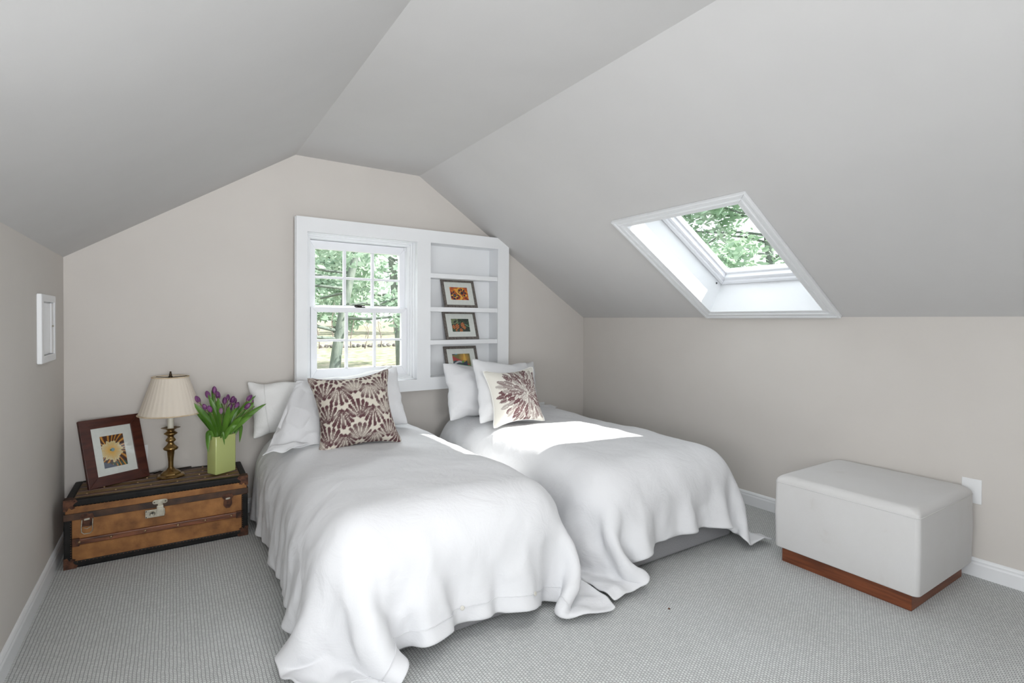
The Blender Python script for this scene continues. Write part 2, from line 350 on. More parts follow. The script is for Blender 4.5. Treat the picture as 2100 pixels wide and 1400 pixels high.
# ------------------------------------------------------------------ skylight (window_2)
w2 = empty('window_2', SP(.71, 1.91), kind='structure')
w2.rotation_euler = (0, 0, 0)
inv = Matrix.Translation(-w2.location)
loc = lambda v: v-w2.location
def frameS(mb, a0, a1, y0, y1, wa, wy, n0, n1, wa1=None):
    """ring on the slope plane between outer (a0..a1,y0..y1) and inner inset by widths, from n0 to n1"""
    T_ = lambda a, y, t: loc(SP(a, y, t)); wa1 = wa if wa1 is None else wa1
    o = [(a0, y0), (a1, y0), (a1, y1), (a0, y1)]; i = [(a0+wa, y0+wy), (a1-wa1, y0+wy), (a1-wa1, y1-wy), (a0+wa, y1-wy)]
    for k in range(4):
        q = (k+1) % 4; mb.prism([o[k], o[q], i[q], i[k]], n0, n1, T_)
casing = MB(); L = 1.96                         # slope length, metres per unit a
g = lambda d: d/L
oa0, oa1, oy0, oy1 = A0-g(.062), A1+g(.062), SY0-.066, SY1+.066
frameS(casing, oa0-g(.004), oa1+g(.004), oy0-.004, oy1+.004, g(.016), .016, -.020, 0)
frameS(casing, oa0+g(.010), oa1-g(.010), oy0+.010, oy1-.010, g(.022), .022, -.014, 0)
frameS(casing, oa0+g(.030), oa1-g(.030), oy0+.030, oy1-.030, g(.012), .012, -.018, 0)
frameS(casing, oa0+g(.040), oa1-g(.040), oy0+.040, oy1-.040, g(.026), .030, -.010, 0)
casing.build('casing', 'trim', w2, bevel=.003)
sh = MB(); T_ = lambda a, y, t: loc(SP(a, y, t)); e = g(.012)
for q in ([(A0-e, SY0-.012), (A1+e, SY0-.012), (A1+e, SY0), (A0-e, SY0)], [(A0-e, SY1), (A1+e, SY1), (A1+e, SY1+.012), (A0-e, SY1+.012)],
          [(A0-e, SY0), (A0, SY0), (A0, SY1), (A0-e, SY1)], [(A1, SY0), (A1+e, SY0), (A1+e, SY1), (A1, SY1)]):
    sh.prism(q, 0, .31, T_)
sh.build('shaft_lining', 'trim', w2)
sf = MB()
frameS(sf, A0+g(.004), A1-g(.004), SY0+.004, SY1-.004, g(.030), .030, .216, .300)
frameS(sf, A0+g(.030), A1-g(.030), SY0+.030, SY1-.030, g(.030), .024, .232, .300)
frameS(sf, A0+g(.056), A1-g(.056), SY0+.052, SY1-.052, g(.020), .012, .262, .300)
sf.build('sash', 'sash', w2, bevel=.004)
gl = MB(); gl.prism([(A0+g(.06), SY0+.058), (A1-g(.06), SY0+.058), (A1-g(.06), SY1-.058), (A0+g(.06), SY1-.058)], .275, .279, T_)
gl.build('pane', 'glass', w2)
sc = MB(); c = loc(SP(A1-g(.055), SY1-.002, .195)); sc.lathe([(0, 0), (.006, 0), (.006, .004), (0, .004)], c, 12, axis=Matrix.Rotation(R(90), 3, 'X'))
sc.build('screw_cap', 'slot', w2)

w5 = empty('added_skylight_left', TLS(.5, -.45, 0), kind='structure'); q5 = MB(); loc5 = lambda v: v-w5.location  # second skylight, added out of view for the roof fill lamp
for k_ in range(4):
    o_ = [(.18, -1.05), (.82, -1.05), (.82, .15), (.18, .15)]; i_ = [(.24, -.98), (.76, -.98), (.76, .08), (.24, .08)]; kk = (k_+1) % 4
    q5.prism([o_[k_], o_[kk], i_[kk], i_[k_]], -.015, .16, lambda a, y, t: loc5(TLS(a, y, t)))
q5.build('added_window_frame', 'trim', w5)
# ------------------------------------------------------------------ double hung window (window_1)
ang = math.atan(0.02)
w1 = empty('window_1', (0, yb(0), 0), ang, kind='structure')      # local: x along the wall, -y into the room
def ring(mb, x0, x1, z0, z1, wx, wz, y0, y1, wz1=None):
    wz1 = wz if wz1 is None else wz1
    o = [(x0, z0), (x1, z0), (x1, z1), (x0, z1)]; i = [(x0+wx, z0+wz), (x1-wx, z0+wz), (x1-wx, z1-wz1), (x0+wx, z1-wz1)]
    for k in range(4):
        q = (k+1) % 4; mb.prism([o[k], o[q], i[q], i[k]], y0, y1, lambda p, z, t: Vector((p, t, z)))
jb = MB()
ring(jb, .700, 1.505, .752, 1.795, .020, .020, -.075, .14)
ring(jb, .718, 1.487, .770, 1.777, .012, .012, -.030, .14)
ring(jb, .728, 1.478, .780, 1.768, .016, .014, -.006, .14)
ring(jb, .742, 1.464, .792, 1.755, .014, .012, .006, .14)
ring(jb, .754, 1.453, .790, 1.746, .008, .006, .012, .14)
jb.build('jamb', 'trim', w1, bevel=.003)
def sash(name, x0, x1, z0, z1, gx0, gx1, gz0, gz1, y0, cols, rows):
    mb = MB(); o = [(x0, z0), (x1, z0), (x1, z1), (x0, z1)]; i = [(gx0, gz0), (gx1, gz0), (gx1, gz1), (gx0, gz1)]
    for k in range(4):
        q = (k+1) % 4; mb.prism([o[k], o[q], i[q], i[k]], y0, y0+.036, lambda p, z, t: Vector((p, t, z)))
    so_ = mb.build(name, 'sash', w1, bevel=.003)
    mt = MB()
    for k in range(1, cols):
        x = gx0+(gx1-gx0)*k/cols; mt.box(x-.010, x+.010, y0+.006, y0+.030, gz0, gz1)
    for k in range(1, rows):
        z = gz0+(gz1-gz0)*k/rows; mt.box(gx0, gx1, y0+.007, y0+.029, z-.008, z+.008)
    mt.build('muntin', 'sash', so_, bevel=.003)
    pn = MB(); pn.box(gx0-.004, gx1+.004, y0+.016, y0+.020, gz0-.004, gz1+.004); pn.build('pane', 'glass', so_)
    return so_
sash('lower_sash', .766, 1.445, .800, 1.287, .808, 1.403, .869, 1.252, .016, 3, 2)
sash('upper_sash', .766, 1.448, 1.268, 1.738, .806, 1.405, 1.300, 1.681, .062, 3, 2)
lk = MB(); lk.box(1.07, 1.135, .020, .040, 1.287, 1.294); lk.lathe([(0, 0), (.014, 0), (.014, .008), (.010, .012), (0, .012)], (1.10, .030, 1.293), 16)
lk.box(1.085, 1.13, .010, .022, 1.298, 1.306); lk.box(1.065, 1.09, .034, .048, 1.294, 1.308); lk.build('sash_lock', 'bronze', w1, bevel=.002)
tl = MB(); tl.box(1.438, 1.447, .050, .060, 1.715, 1.738); tl.box(1.440, 1.445, .048, .052, 1.708, 1.716); tl.build('tilt_latch', 'plastic', w1)

# ------------------------------------------------------------------ built-in surround with shelves
bc = empty('built_in_bookcase', (1.47, yb(1.47), 0.69), ang, 'white built-in surround with an open shelf niche beside the window', 'bookcase')
BCI = bc.location; ox, oz = 1.47, 0.69
LX0, LX1, LZ0, LZ1 = .655-ox, 2.278-ox, .690-oz, 1.861-oz
sb = MB()
T2 = lambda p, z, t: Vector((p, t, z))
# wall-coloured box that brings the surround forward
for q in ([(LX0+.006, LZ0+.01), (.700-ox, LZ0+.01), (.700-ox, LZ1-.01), (LX0+.006, LZ1-.01)],
          [(2.19-ox, LZ0+.01), (LX1-.006, LZ0+.01), (LX1-.006, 1.790-oz), (2.19-ox, 1.836-oz)],
          [(.700-ox, 1.797-oz), (2.19-ox, 1.797-oz), (2.19-ox, 1.848-oz), (.700-ox, 1.851-oz)],
          [(.700-ox, LZ0+.01), (2.19-ox, LZ0+.01), (2.19-ox, .750-oz), (.700-ox, .750-oz)],
          [(1.506-ox, .76-oz), (1.57-ox, .76-oz), (1.57-ox, 1.79-oz), (1.506-ox, 1.79-oz)]):
    sb.prism(q, -.045, .0, T2)
sb.build('backing_box', 'wall', bc)
fr = MB(); zt, zb, wl_, wn0, wn1, wr = 1.768-oz, .772-oz, .722-ox, 1.482-ox, 1.587-ox, 2.173-ox
nt_, nb_ = 1.772-oz, .781-oz
for q in ([(LX0, LZ0), (wl_, LZ0), (wl_, LZ1), (LX0, LZ1)], [(wl_, zt), (wn0, zt), (wn0, LZ1), (wl_, LZ1)], [(wl_, LZ0), (wn0, LZ0), (wn0, zb), (wl_, zb)],
          [(wn0, LZ0), (wn1, LZ0), (wn1, LZ1), (wn0, LZ1)], [(wn1, LZ0), (wr, LZ0), (wr, nb_), (wn1, nb_)],
          [(wn1, nt_), (wr, nt_), (2.230-ox, 1.829-oz), (2.183-ox, LZ1), (wn1, LZ1)],
          [(wr, LZ0), (LX1, LZ0), (LX1, 1.797-oz), (2.2305-ox, 1.8288-oz), (wr, nt_)]):
    fr.prism(q, -.085, -.062, T2)
fr.box(LX0-.004, LX0+.012, -.066, -.040, LZ0, LZ1-.001)
fr.build('face_frame', 'trim', bc)
nc = MB()
nc.box(1.572-ox, 1.587-ox, -.062, .060, .765-oz, 1.79-oz); nc.box(2.173-ox, 2.188-ox, -.062, .060, .765-oz, 1.79-oz)
nc.box(1.587-ox, 2.173-ox, -.062, .060, .765-oz, .781-oz); nc.box(1.587-ox, 2.173-ox, -.062, .060, 1.772-oz, 1.787-oz)
nc.build('side_panel', 'trim', bc)
nb = MB(); nb.box(1.57-ox, 2.19-ox, .050, .064, .765-oz, 1.787-oz); nb.build('back_panel', 'trim', bc)
for zz in (1.5495, 1.3005, 1.055):
    s_ = MB(); s_.box(1.587-ox, 2.173-ox, -.078, .050, zz-.034-oz, zz-oz); s_.build('shelf', 'trim', bc, bevel=.002)

cl = empty('added_ceiling_light', (1.08, .90, ZF), 0, 'added round flush white ceiling light, unseen, above the top fill lamp', 'ceiling light')  # unseen fixture, added to go with the top fill lamp
q = MB(); q.lathe([(.17, 0), (.175, -.012), (.165, -.025)], (0, 0, 0), 40); q.build('canopy', 'trim', cl)
q = MB(); q.lathe([(.160, -.022), (.155, -.040), (.12, -.055), (.06, -.062), (.0001, -.064)], (0, 0, 0), 40); q.build('diffuser', 'plastic', cl)
# ------------------------------------------------------------------ wall plates
def plate(name, O, U, out, w_, h_, label, sockets=True):
    O, U, out = Vector(O), Vector(U).normalized(), Vector(out).normalized(); Z = Vector((0, 0, 1))
    e_ = empty(name, O, 0, label, 'outlet')
    Tq = lambda v: U*v.x+out*v.y+Z*v.z
    p = MB(); p.box(-w_/2, w_/2, -.0005, .005, -h_/2, h_/2, Tq); p.build('cover_plate', 'plastic', e_, bevel=.0025)
    for k in ((-1, 1) if sockets else ()):
        sck = MB(); sck.box(-.016, .016, .005, .0065, k*.020-.014, k*.020+.014, Tq); so_ = sck.build('socket', 'plastic', e_, bevel=.001)
        sl_ = MB()
        for x in (-.006, .006): sl_.box(x-.001, x+.001, .0065, .0069, k*.020-.004, k*.020+.005, Tq)
        sl_.build('slot', 'slot', so_)
    return e_
plate('wall_outlet', (xr(.90)-.0, .892, .402), (0, -1, 0), (-1, -.0157, 0), .075, .116, 'white blank plate on the right wall, half hidden by the ottoman', sockets=False)
plate('wall_outlet', (2.672, yb(2.672), .44), (1, .02, 0), (.02, -1, 0), .078, .116, 'white outlet plate low on the back wall beside the right bed pillows')
plate('wall_outlet', (-.165, yb(-.165), .428), (1, .02, 0), (.02, -1, 0), .085, .118, 'white outlet plate behind the wooden picture frame')

# ------------------------------------------------------------------ shutter panel on left wall
ap = empty('access_panel', (XL, 3.10, 1.155), 0, 'small white framed louvred panel set in the left wall', 'wall panel')
p = MB(); Tp = lambda y, z, t: Vector((t, y, z))
o = [(-.156, -.150), (.158, -.150), (.158, .150), (-.156, .150)]; i = [(-.112, -.118), (.128, -.118), (.128, .118), (-.112, .118)]
for k in range(4):
    q = (k+1) % 4; p.prism([o[k], o[q], i[q], i[k]], 0, .018, Tp)
p.build('frame', 'trim', ap, bevel=.003)
p = MB(); p.box(0.0, .003, -.112, .128, -.118, .118); p.box(.003, .015, .070, .122, -.114, .114); p.build('door', 'plastic', ap)
for k in range(11):
    y = -.104+k*.0155; q = MB(); q.box(.003, .013, y-.0045, y+.0045, -.112, .112); q.build('slat', 'plastic', ap, bevel=.001)
q = MB(); q.lathe([(0, 0), (.004, 0), (.003, .006), (0, .006)], (.015, .085, .01), 10, axis=Matrix.Rotation(R(90), 3, 'Y')); q.build('catch', 'nickel', ap)

# ------------------------------------------------------------------ cloth: small position based solver on grids
def relax(P, h, W, iters, stiff=1.0, bend=0.15, rest=None):
    """one gauss-seidel sweep set over grid constraints; P (n,m,3), W (n,m,1) inverse mass"""
    def batch(A, B, wa, wb, L, k):
        D = B-A; l = np.sqrt((D*D).sum(-1, keepdims=True))+1e-9; ws = wa+wb+1e-9
        C = (l-L)/l*D*k/ws
        A += C*wa; B -= C*wb
    def go(sa, sb, L, k):
        batch(P[sa], P[sb], W[sa], W[sb], L, k)
    n, m_ = P.shape[:2]; s = slice
    for _ in range(iters):
        for p in (0, 1):
            e_ = (n-p)//2
            go((s(p, p+2*e_-1, 2),), (s(p+1, p+2*e_, 2),), h, stiff)
            e_ = (m_-p)//2
            go((s(None), s(p, p+2*e_-1, 2)), (s(None), s(p+1, p+2*e_, 2)), h, stiff)
        for p in (0, 1):
            e_ = (n-p)//2; a0, a1 = s(p, p+2*e_-1, 2), s(p+1, p+2*e_, 2)
            go((a0, s(0, m_-1)), (a1, s(1, m_)), h*1.41421, .5*stiff)
            go((a0, s(1, m_)), (a1, s(0, m_-1)), h*1.41421, .5*stiff)
        if bend:
            for st in (2, 4):
                if n > st*2 and m_ > st*2:
                    for p in range(2):
                        k0 = np.arange(n-st); k0 = k0[(k0//st) % 2 == p]
                        A = P[k0]; B = P[k0+st]; wa = W[k0]; wb = W[k0+st]; D = B-A; l = np.sqrt((D*D).sum(-1, keepdims=True))+1e-9
                        C = np.minimum(l-h*st, 0)/l*D*bend/(wa+wb+1e-9); P[k0] = A+C*wa; P[k0+st] = B-C*wb
                        k0 = np.arange(m_-st); k0 = k0[(k0//st) % 2 == p]
                        A = P[:, k0]; B = P[:, k0+st]; wa = W[:, k0]; wb = W[:, k0+st]; D = B-A; l = np.sqrt((D*D).sum(-1, keepdims=True))+1e-9
                        C = np.minimum(l-h*st, 0)/l*D*bend/(wa+wb+1e-9); P[:, k0] = A+C*wa; P[:, k0+st] = B-C*wb
    return P
def smooth_noise(P, scale, seed):
    flat = P.reshape(-1, 3)
    return np.array([noise.noise(Vector(q)*scale+Vector((seed, seed*.7, 0))) for q in flat]).reshape(P.shape[:-1])

def drape(x0, x1, y0, y1, top, h, bed, planes, seed, steps=210, pillow_crown=.025):
    """sheet initially flat over bed box=(bx0,bx1,by0,by1); returns settled grid"""
    n = int(round((x1-x0)/h))+1; m_ = int(round((y1-y0)/h))+1
    X, Y = np.meshgrid(np.linspace(x0, x0+h*(n-1), n), np.linspace(y0, y0+h*(m_-1), m_), indexing='ij')
    P = np.stack([X, Y, np.full_like(X, top+.05)], -1)
    rg = np.random.RandomState(seed)
    P[..., 2] += .012*smooth_noise(P, 7, seed)+rg.normal(0, .0008, X.shape)
    W = np.ones((n, m_, 1)); V = np.zeros_like(P); dt = 1/50.
    bx0, bx1, by0, by1 = bed; rad = .19
    c = np.array([(bx0+bx1)/2, (by0+by1)/2]); hh = np.array([(bx1-bx0)/2, (by1-by0)/2])
    for st in range(steps):
        damp = .965 if st < steps-40 else .85
        V *= damp; V[..., 2] -= 3.2*dt; Pp = P.copy(); P = P+V*dt
        for it in range(4):
            P = relax(P, h, W, 2, 1.0, .12)
            # rounded bed body with crown
            q = P[..., :2]-c; cr = pillow_crown*np.clip(1-(q[..., 0]/hh[0])**2, 0, 1)*np.clip(1-(q[..., 1]/(hh[1]*1.05))**4, 0, 1)
            zt_ = top+cr
            k = np.stack([np.abs(q[..., 0])-(hh[0]-rad), np.abs(q[..., 1])-(hh[1]-rad), P[..., 2]-(zt_-rad)], -1)
            kp = np.maximum(k, 0); l = np.sqrt((kp*kp).sum(-1)); mx = k.max(-1)
            inside = (l < rad) & (P[..., 2] > -1)
            # points outside the core: push along kp; points in the core: push up
            sc_ = np.where(l > 1e-6, rad/np.maximum(l, 1e-6), 1.0)
            sg = np.sign(q)
            nx_ = c[0]+sg[..., 0]*((hh[0]-rad)+kp[..., 0]*sc_); ny_ = c[1]+sg[..., 1]*((hh[1]-rad)+kp[..., 1]*sc_)
            nz_ = (zt_-rad)+kp[..., 2]*sc_
            a = inside & (l > 1e-6)
            P[..., 0] = np.where(a & (kp[..., 0] > 0), nx_, P[..., 0]); P[..., 1] = np.where(a & (kp[..., 1] > 0), ny_, P[..., 1])
            P[..., 2] = np.where(a & (kp[..., 2] > 0), nz_, P[..., 2])
            core = inside & (l <= 1e-6)
            P[..., 2] = np.where(core, zt_, P[..., 2])
            contact = inside
            fr_ = np.where(core, .97, np.where(contact, .30, 0.0))[..., None]
            mv = P-Pp; P[..., :2] -= (mv[..., :2])*fr_
            for (ax, lim0, sgn, amp) in planes:
                lim = lim0-sgn*.42*max(0, 1-st/130.)-sgn*amp*np.sin(P[..., 1-ax]*17+lim0*5)-sgn*amp*np.clip(1-P[..., 2]/.3, 0, 1)*1.2
                P[..., ax] = np.where((P[..., ax]-lim)*sgn < 0, lim, P[..., ax])
            fl_ = P[..., 2] < .022
            P[..., 2] = np.where(fl_, .022, P[..., 2]); P[..., :2] = np.where(fl_[..., None], Pp[..., :2]*.35+P[..., :2]*.65, P[..., :2])
        V = (P-Pp)/dt
        sp = np.sqrt((V*V).sum(-1, keepdims=True)); V *= np.minimum(1, 2.5/np.maximum(sp, 1e-6))
    return P
def normals(P):
    du = np.gradient(P, axis=0); dv = np.gradient(P, axis=1); n_ = np.cross(du, dv)
    return n_/(np.sqrt((n_*n_).sum(-1, keepdims=True))+1e-9)
def bag(w_, h_, press=.8, res=.018, seed=1, steps=120, shrink=1.0, pin=0):
    """two sewn sheets blown up: returns front and back grids in local x (right), y (up), z (front)"""
    n = int(w_/res)+1; m_ = int(h_/res)+1; hx = w_/(n-1)
    X, Y = np.meshgrid(np.linspace(-w_/2, w_/2, n), np.linspace(-hx*(m_-1)/2, hx*(m_-1)/2, m_), indexing='ij')
    rg = np.random.RandomState(seed)
    F = np.stack([X, Y, np.full_like(X, .004)], -1); B = F.copy(); B[..., 2] = -.004
    F[..., 2] += rg.normal(0, .001, X.shape); B[..., 2] -= rg.normal(0, .001, X.shape)
    W = np.ones((n, m_, 1)); VF = np.zeros_like(F); VB = np.zeros_like(B)
    bd = np.zeros((n, m_), bool); bd[0] = bd[-1] = True; bd[:, 0] = bd[:, -1] = True
    dt = .02
    for st in range(steps):
        pr = press*min(1, st/40)*.9
        VF = VF*.86+normals(F)*pr*dt*10; VB = VB*.86-normals(B)*pr*dt*10
        F0, B0 = F.copy(), B.copy(); F = F+VF*dt; B = B+VB*dt
        for it in range(5):
            F = relax(F, hx*shrink, W, 1, 1.0, .04); B = relax(B, hx*shrink, W, 1, 1.0, .04)
            a = (F+B)/2; F[bd] = a[bd]; B[bd] = a[bd]
        VF = (F-F0)/dt; VB = (B-B0)/dt
    return F, B, hx
def bag_obj(name, F, B, fn, material, parent=None, colors=None, sub=1, sleeve=None):
    n, m_ = F.shape[:2]; idx = np.arange(n*m_).reshape(n, m_)
    bd = np.zeros((n, m_), bool); bd[0] = bd[-1] = True; bd[:, 0] = bd[:, -1] = True
    idb = np.where(bd, idx, 0); inner = ~bd; idb[inner] = n*m_+np.arange(inner.sum())
    pts = np.concatenate([F.reshape(-1, 3), B[inner]]); pts = fn(pts)
    qf = np.stack([idx[:-1, :-1], idx[1:, :-1], idx[1:, 1:], idx[:-1, 1:]], -1).reshape(-1, 4)
    qb = np.stack([idb[:-1, :-1], idb[:-1, 1:], idb[1:, 1:], idb[1:, :-1]], -1).reshape(-1, 4)
    me = bpy.data.meshes.new(name); me.from_pydata(pts.tolist(), [], np.concatenate([qf, qb]).tolist())
    me.polygons.foreach_set('use_smooth', [True]*len(me.polygons))
    if colors is not None:
        cc_ = np.concatenate([colors.reshape(-1, 3), colors[inner]]); a = me.color_attributes.new('pattern', 'FLOAT_COLOR', 'POINT')
        a.data.foreach_set('color', np.concatenate([cc_, np.ones((len(cc_), 1))], 1).astype(np.float32).ravel())
    me.materials.append(M[material]); o = bpy.data.objects.new(name, me); COL.objects.link(o)
    if parent: o.parent = parent
    if sub: s_ = o.modifiers.new('s', 'SUBSURF'); s_.levels = sub; s_.render_levels = sub
    return o
def pose(loc_, rz=0, tilt=0, roll=0, flat=1.0, curl=0.0, grav=0.0):
    """local (x right,y up,z toward viewer) -> world offset; leaning back by tilt, facing -Y, turned rz, rolled in its plane"""
    def fn(p):
        p = p.copy(); p[:, 2] *= flat
        p[:, 2] -= curl*(p[:, 1]**2)*4; p[:, 1] += grav*(p[:, 0]**2)*-4
        A = Matrix.Rotation(rz, 3, 'Z') @ Matrix.Rotation(-tilt, 3, 'X') @ Matrix(((1, 0, 0), (0, 0, -1), (0, 1, 0))) @ Matrix.Rotation(roll, 3, 'Z')
        return p @ np.array(A).T
    return fn

# ------------------------------------------------------------------ beds and duvets
def make_bed(name, x0, x1, label):
    e_ = empty(name, ((x0+x1)/2, 2.68, 0), 0, label, 'bed')
    w_ = (x1-x0)/2
    b_ = MB(); b_.box(-w_, w_, -.905, .90, .012, .24); b_.build('box_base', 'base_cloth', e_, bevel=.012)
    k_ = MB(); k_.box(-w_+.005, w_-.005, -.895, .90, .242, .405); k_.build('mattress', 'mattress', e_, bevel=.078, seg=5)
    return e_
make_bed('twin_bed', .450, 1.420, 'left twin bed on a grey fabric base, mostly under a white duvet')
make_bed('twin_bed', 1.650, 2.620, 'right twin bed on a grey fabric base, nearest the skylight wall')

def duvet(name, sx0, sx1, sy0, sy1, bed, planes, seed, label, top=.505):
    h = .020
    P = drape(sx0, sx1, sy0, sy1, top, h, bed, planes, seed)
    for _ in range(4):
        Q = P.copy(); Q[1:-1, 1:-1] = .5*P[1:-1, 1:-1]+.125*(P[2:, 1:-1]+P[:-2, 1:-1]+P[1:-1, 2:]+P[1:-1, :-2]); P = Q
    n_ = normals(P)
    hx_, hy_ = P.shape[0], P.shape[1]
    ii, jj = np.meshgrid(np.arange(hx_), np.arange(hy_), indexing='ij'); rg = np.random.RandomState(seed+50)
    dep = np.clip((top-.06-P[..., 2])/.38, 0, 1.1)
    def fold(c_): return sum(a_*np.sin(c_*h*2*math.pi/wl+ph) for a_, wl, ph in zip((.5, .4, .3, .22), (.37, .23, .145, .093), rg.uniform(0, 6.28, 4)))
    nf = min(hx_, hy_); dl = np.minimum(ii, hx_-1-ii)*1.0; df = jj*1.0
    wf_ = np.clip((dl-df)/22+.5, 0, 1)          # 1 on the foot drop, 0 on the side drops
    fo_ = fold(ii+.25*jj*np.sin(jj*.05))*wf_+fold(jj+.5*ii*.3)*(1-wf_)
    fo_ = np.sign(fo_)*np.abs(fo_)**1.2
    P = P+n_*((fo_+.75)*dep**1.3*.020)[..., None]*(-1 if n_[hx_//2, hy_//2, 2] < 0 else 1); n_ = normals(P)
    t_ = smooth_noise(P, 3.2, seed+5)*.014+smooth_noise(P, 9, seed+9)*.004
    Q = P.copy(); Q[..., 2] *= .45
    rd = (1-np.abs(smooth_noise(Q, 6.5, seed+20))*2).clip(0, 1)**5*.010+(1-np.abs(smooth_noise(Q, 12, seed+30))*2.2).clip(0, 1)**5*.007
    t_ = t_+rd*np.clip(.25+1.2*dep, 0, 1)
    P = P+n_*(t_[..., None])
    P[..., 2] = np.maximum(P[..., 2], .014)
    for (ax, lim, sgn, amp) in planes[:1]: P[..., ax] = np.where((P[..., ax]-lim)*sgn < 0, lim, P[..., ax])
    e_ = empty(name, (float(bed[0]+bed[1])/2, 2.6, top), 0, label, 'duvet')
    o = grid_obj('duvet_cover', P-np.array(e_.location), 'linen', e_, solid=.010, sub=1)
    return e_, P
LD, PL = duvet('duvet', .095, 1.81, 1.470, 3.45, (.405, 1.465, 1.725, 3.90), [(0, 1.530, -1, 0), (0, .335, 1, .022), (1, 1.60, 1, .03)], 4, 'white duvet draped over the left bed, buttoned hem at its foot')
RD, PR = duvet('duvet', 1.26, 2.97, 1.515, 3.45, (1.605, 2.665, 1.725, 3.90), [(0, 1.545, 1, 0), (0, 2.715, -1, .022), (1, 1.60, 1, .03)], 11, 'white duvet draped over the right bed, sunlit near its pillows')
# button placket along the left duvet's foot hem
npt = PL.shape[0]
nl = normals(PL)
for k in (22, 40, 55):
    c_ = Vector(PL[k, 3])-Vector(LD.location); nn_ = Vector(nl[k, 3])
    if nn_.y > 0: nn_ = -nn_
    q = nn_.to_track_quat('Z', 'Y').to_matrix(); bt = MB(); bt.lathe([(0, 0), (.0075, 0), (.0085, .002), (.0075, .0035), (.004, .0028), (0, .0028)], c_+nn_*.004, 16, axis=q)
    bt.build('button', 'button', LD)
hem = MB(); hem.tube([Vector(PL[k, 3])-Vector(LD.location)+Vector(nl[k, 3])*(-.001 if nl[k, 3, 1] > 0 else .002) for k in range(8, npt-8)], .0014, 5); hem.build('hem_seam', 'linen', LD)

# ------------------------------------------------------------------ pillows
def pillow(name, w_, h_, loc_, rz, tilt, roll, label, press=.8, seed=1, flat=1.0, curl=0, grav=0, material='linen', group=None, res=.020, cat='pillow'):
    F, B, hx = bag(w_, h_, press, res, seed)
    for G, sg_ in ((F, 1), (B, -1)):
        Q = G.copy(); Q[..., 0] *= 1.0; Q[..., 1] *= 2.6; wv = smooth_noise(Q, 5.5, seed*3.1); w2_ = smooth_noise(Q, 13, seed*1.7)
        e1 = np.minimum(1, np.minimum(w_/2-np.abs(G[..., 0]), h_/2-np.abs(G[..., 1]))/.03).clip(0, 1)
        G += normals(G)*((.015*(1-np.abs(wv)*3)*.6+.008*w2_)*e1)[..., None]*sg_
    fn = pose(None, rz, tilt, roll, flat, curl, grav)
    pts = fn(np.concatenate([F.reshape(-1, 3), B.reshape(-1, 3)])); zmin = pts[:, 2].min()
    e_ = empty(name, loc_, 0, label, cat, group)
    e_.location = (loc_[0], loc_[1], loc_[2]-zmin)       # loc_.z = height of the lowest point
    o = bag_obj('pillowcase', F, B, fn, material, e_)
    return e_, F, B, fn, zmin
pA = pillow('pillow', .92, .36, (.835, 3.45, .490), 0, R(14), R(3), 'long white pillow at the back of the left bed against the wall', press=.7, seed=3, flat=.8, material='linen_warm')
pB = pillow('pillow', .64, .41, (.925, 3.20, .492), R(-2), R(20), R(2), 'white pillow directly behind the plum fan-print cushion', press=.8, seed=5, flat=.85)
pE = pillow('pillow', .76, .415, (2.11, 3.47, .490), 0, R(12), R(-3), 'long white pillow lying lengthwise against the wall on the right bed', press=.8, seed=7, flat=.85)
pC = pillow('pillow', .50, .43, (1.80, 3.27, .490), R(10), R(18), R(-7), 'white pillow standing leftmost on the right bed, under the shelf pictures', press=.8, seed=9, flat=.8)
pD = pillow('pillow', .48, .46, (1.905, 3.03, .490), R(4), R(22), R(-9), 'white pillow between the leftmost pillow and the burst-print cushion', press=.8, seed=12, flat=.8)

# loose pillowcase ends (parts of their pillows)
def patch(name, P00, P10, P11, P01, parent, folds=5, amp=.012, n=60, m_=50, seed=1, bulge=.03, material='linen', solid=.004, tip=0.0):
    c = [np.array(q, float) for q in (P00, P10, P11, P01)]
    u, v = np.meshgrid(np.linspace(0, 1, n), np.linspace(0, 1, m_), indexing='ij')
    u_, v_ = u[..., None], v[..., None]
    P = (1-u_)*(1-v_)*c[0]+u_*(1-v_)*c[1]+u_*v_*c[2]+(1-u_)*v_*c[3]
    nr = np.cross(c[1]-c[0], c[3]-c[0]); nr /= np.linalg.norm(nr)
    if nr[1] > 0: nr = -nr
    w_ = np.sin(v*math.pi*folds+1.3*np.sin(u*3+seed))*amp*(.25+.75*u)+np.sin(u*math.pi)*np.sin(v*math.pi)*bulge
    P = P+w_[..., None]*nr
    P += (smooth_noise(P, 14, seed)*.007+(1-np.abs(smooth_noise(P, 9, seed+3))*2.2).clip(0, 1)**3*.007)[..., None]*nr
    P[..., 2] -= tip*u*(1-v)**2
    o = grid_obj(name, P-np.array(parent.location), material, parent, solid=solid, sub=1)
    return o
patch('pillowcase_flap', (.600, 3.20, .845), (.405, 2.99, .515), (.660, 2.88, .535), (.700, 3.13, .850), pB[0], folds=3.2, amp=.010, seed=2, bulge=.035)
patch('pillowcase_hem', (.598, 3.185, .842), (.470, 3.035, .62), (.500, 3.00, .60), (.625, 3.165, .846), pB[0], folds=1, amp=.003, seed=6, bulge=.004, n=40, m_=14)
hs = MB(); hp_ = pA[3](pA[1][5, 1:-1]+np.array([0, 0, .003])); hs.tube([Vector(q) for q in hp_], .0022, 5); hs.build('hem_seam', 'linen_warm', pA[0])
patch('pillowcase_hem', (.43, 2.96, .540), (.375, 2.90, .520), (.52, 2.86, .532), (.60, 2.90, .552), pB[0], folds=3, amp=.008, seed=8, bulge=.018, n=30, m_=30)
patch('pillowcase_end', (2.40, 3.42, .51), (2.43, 3.30, .50), (2.63, 3.36, .498), (2.62, 3.46, .505), pE[0], folds=3, amp=.007, seed=9, bulge=-.015, n=30, m_=24)

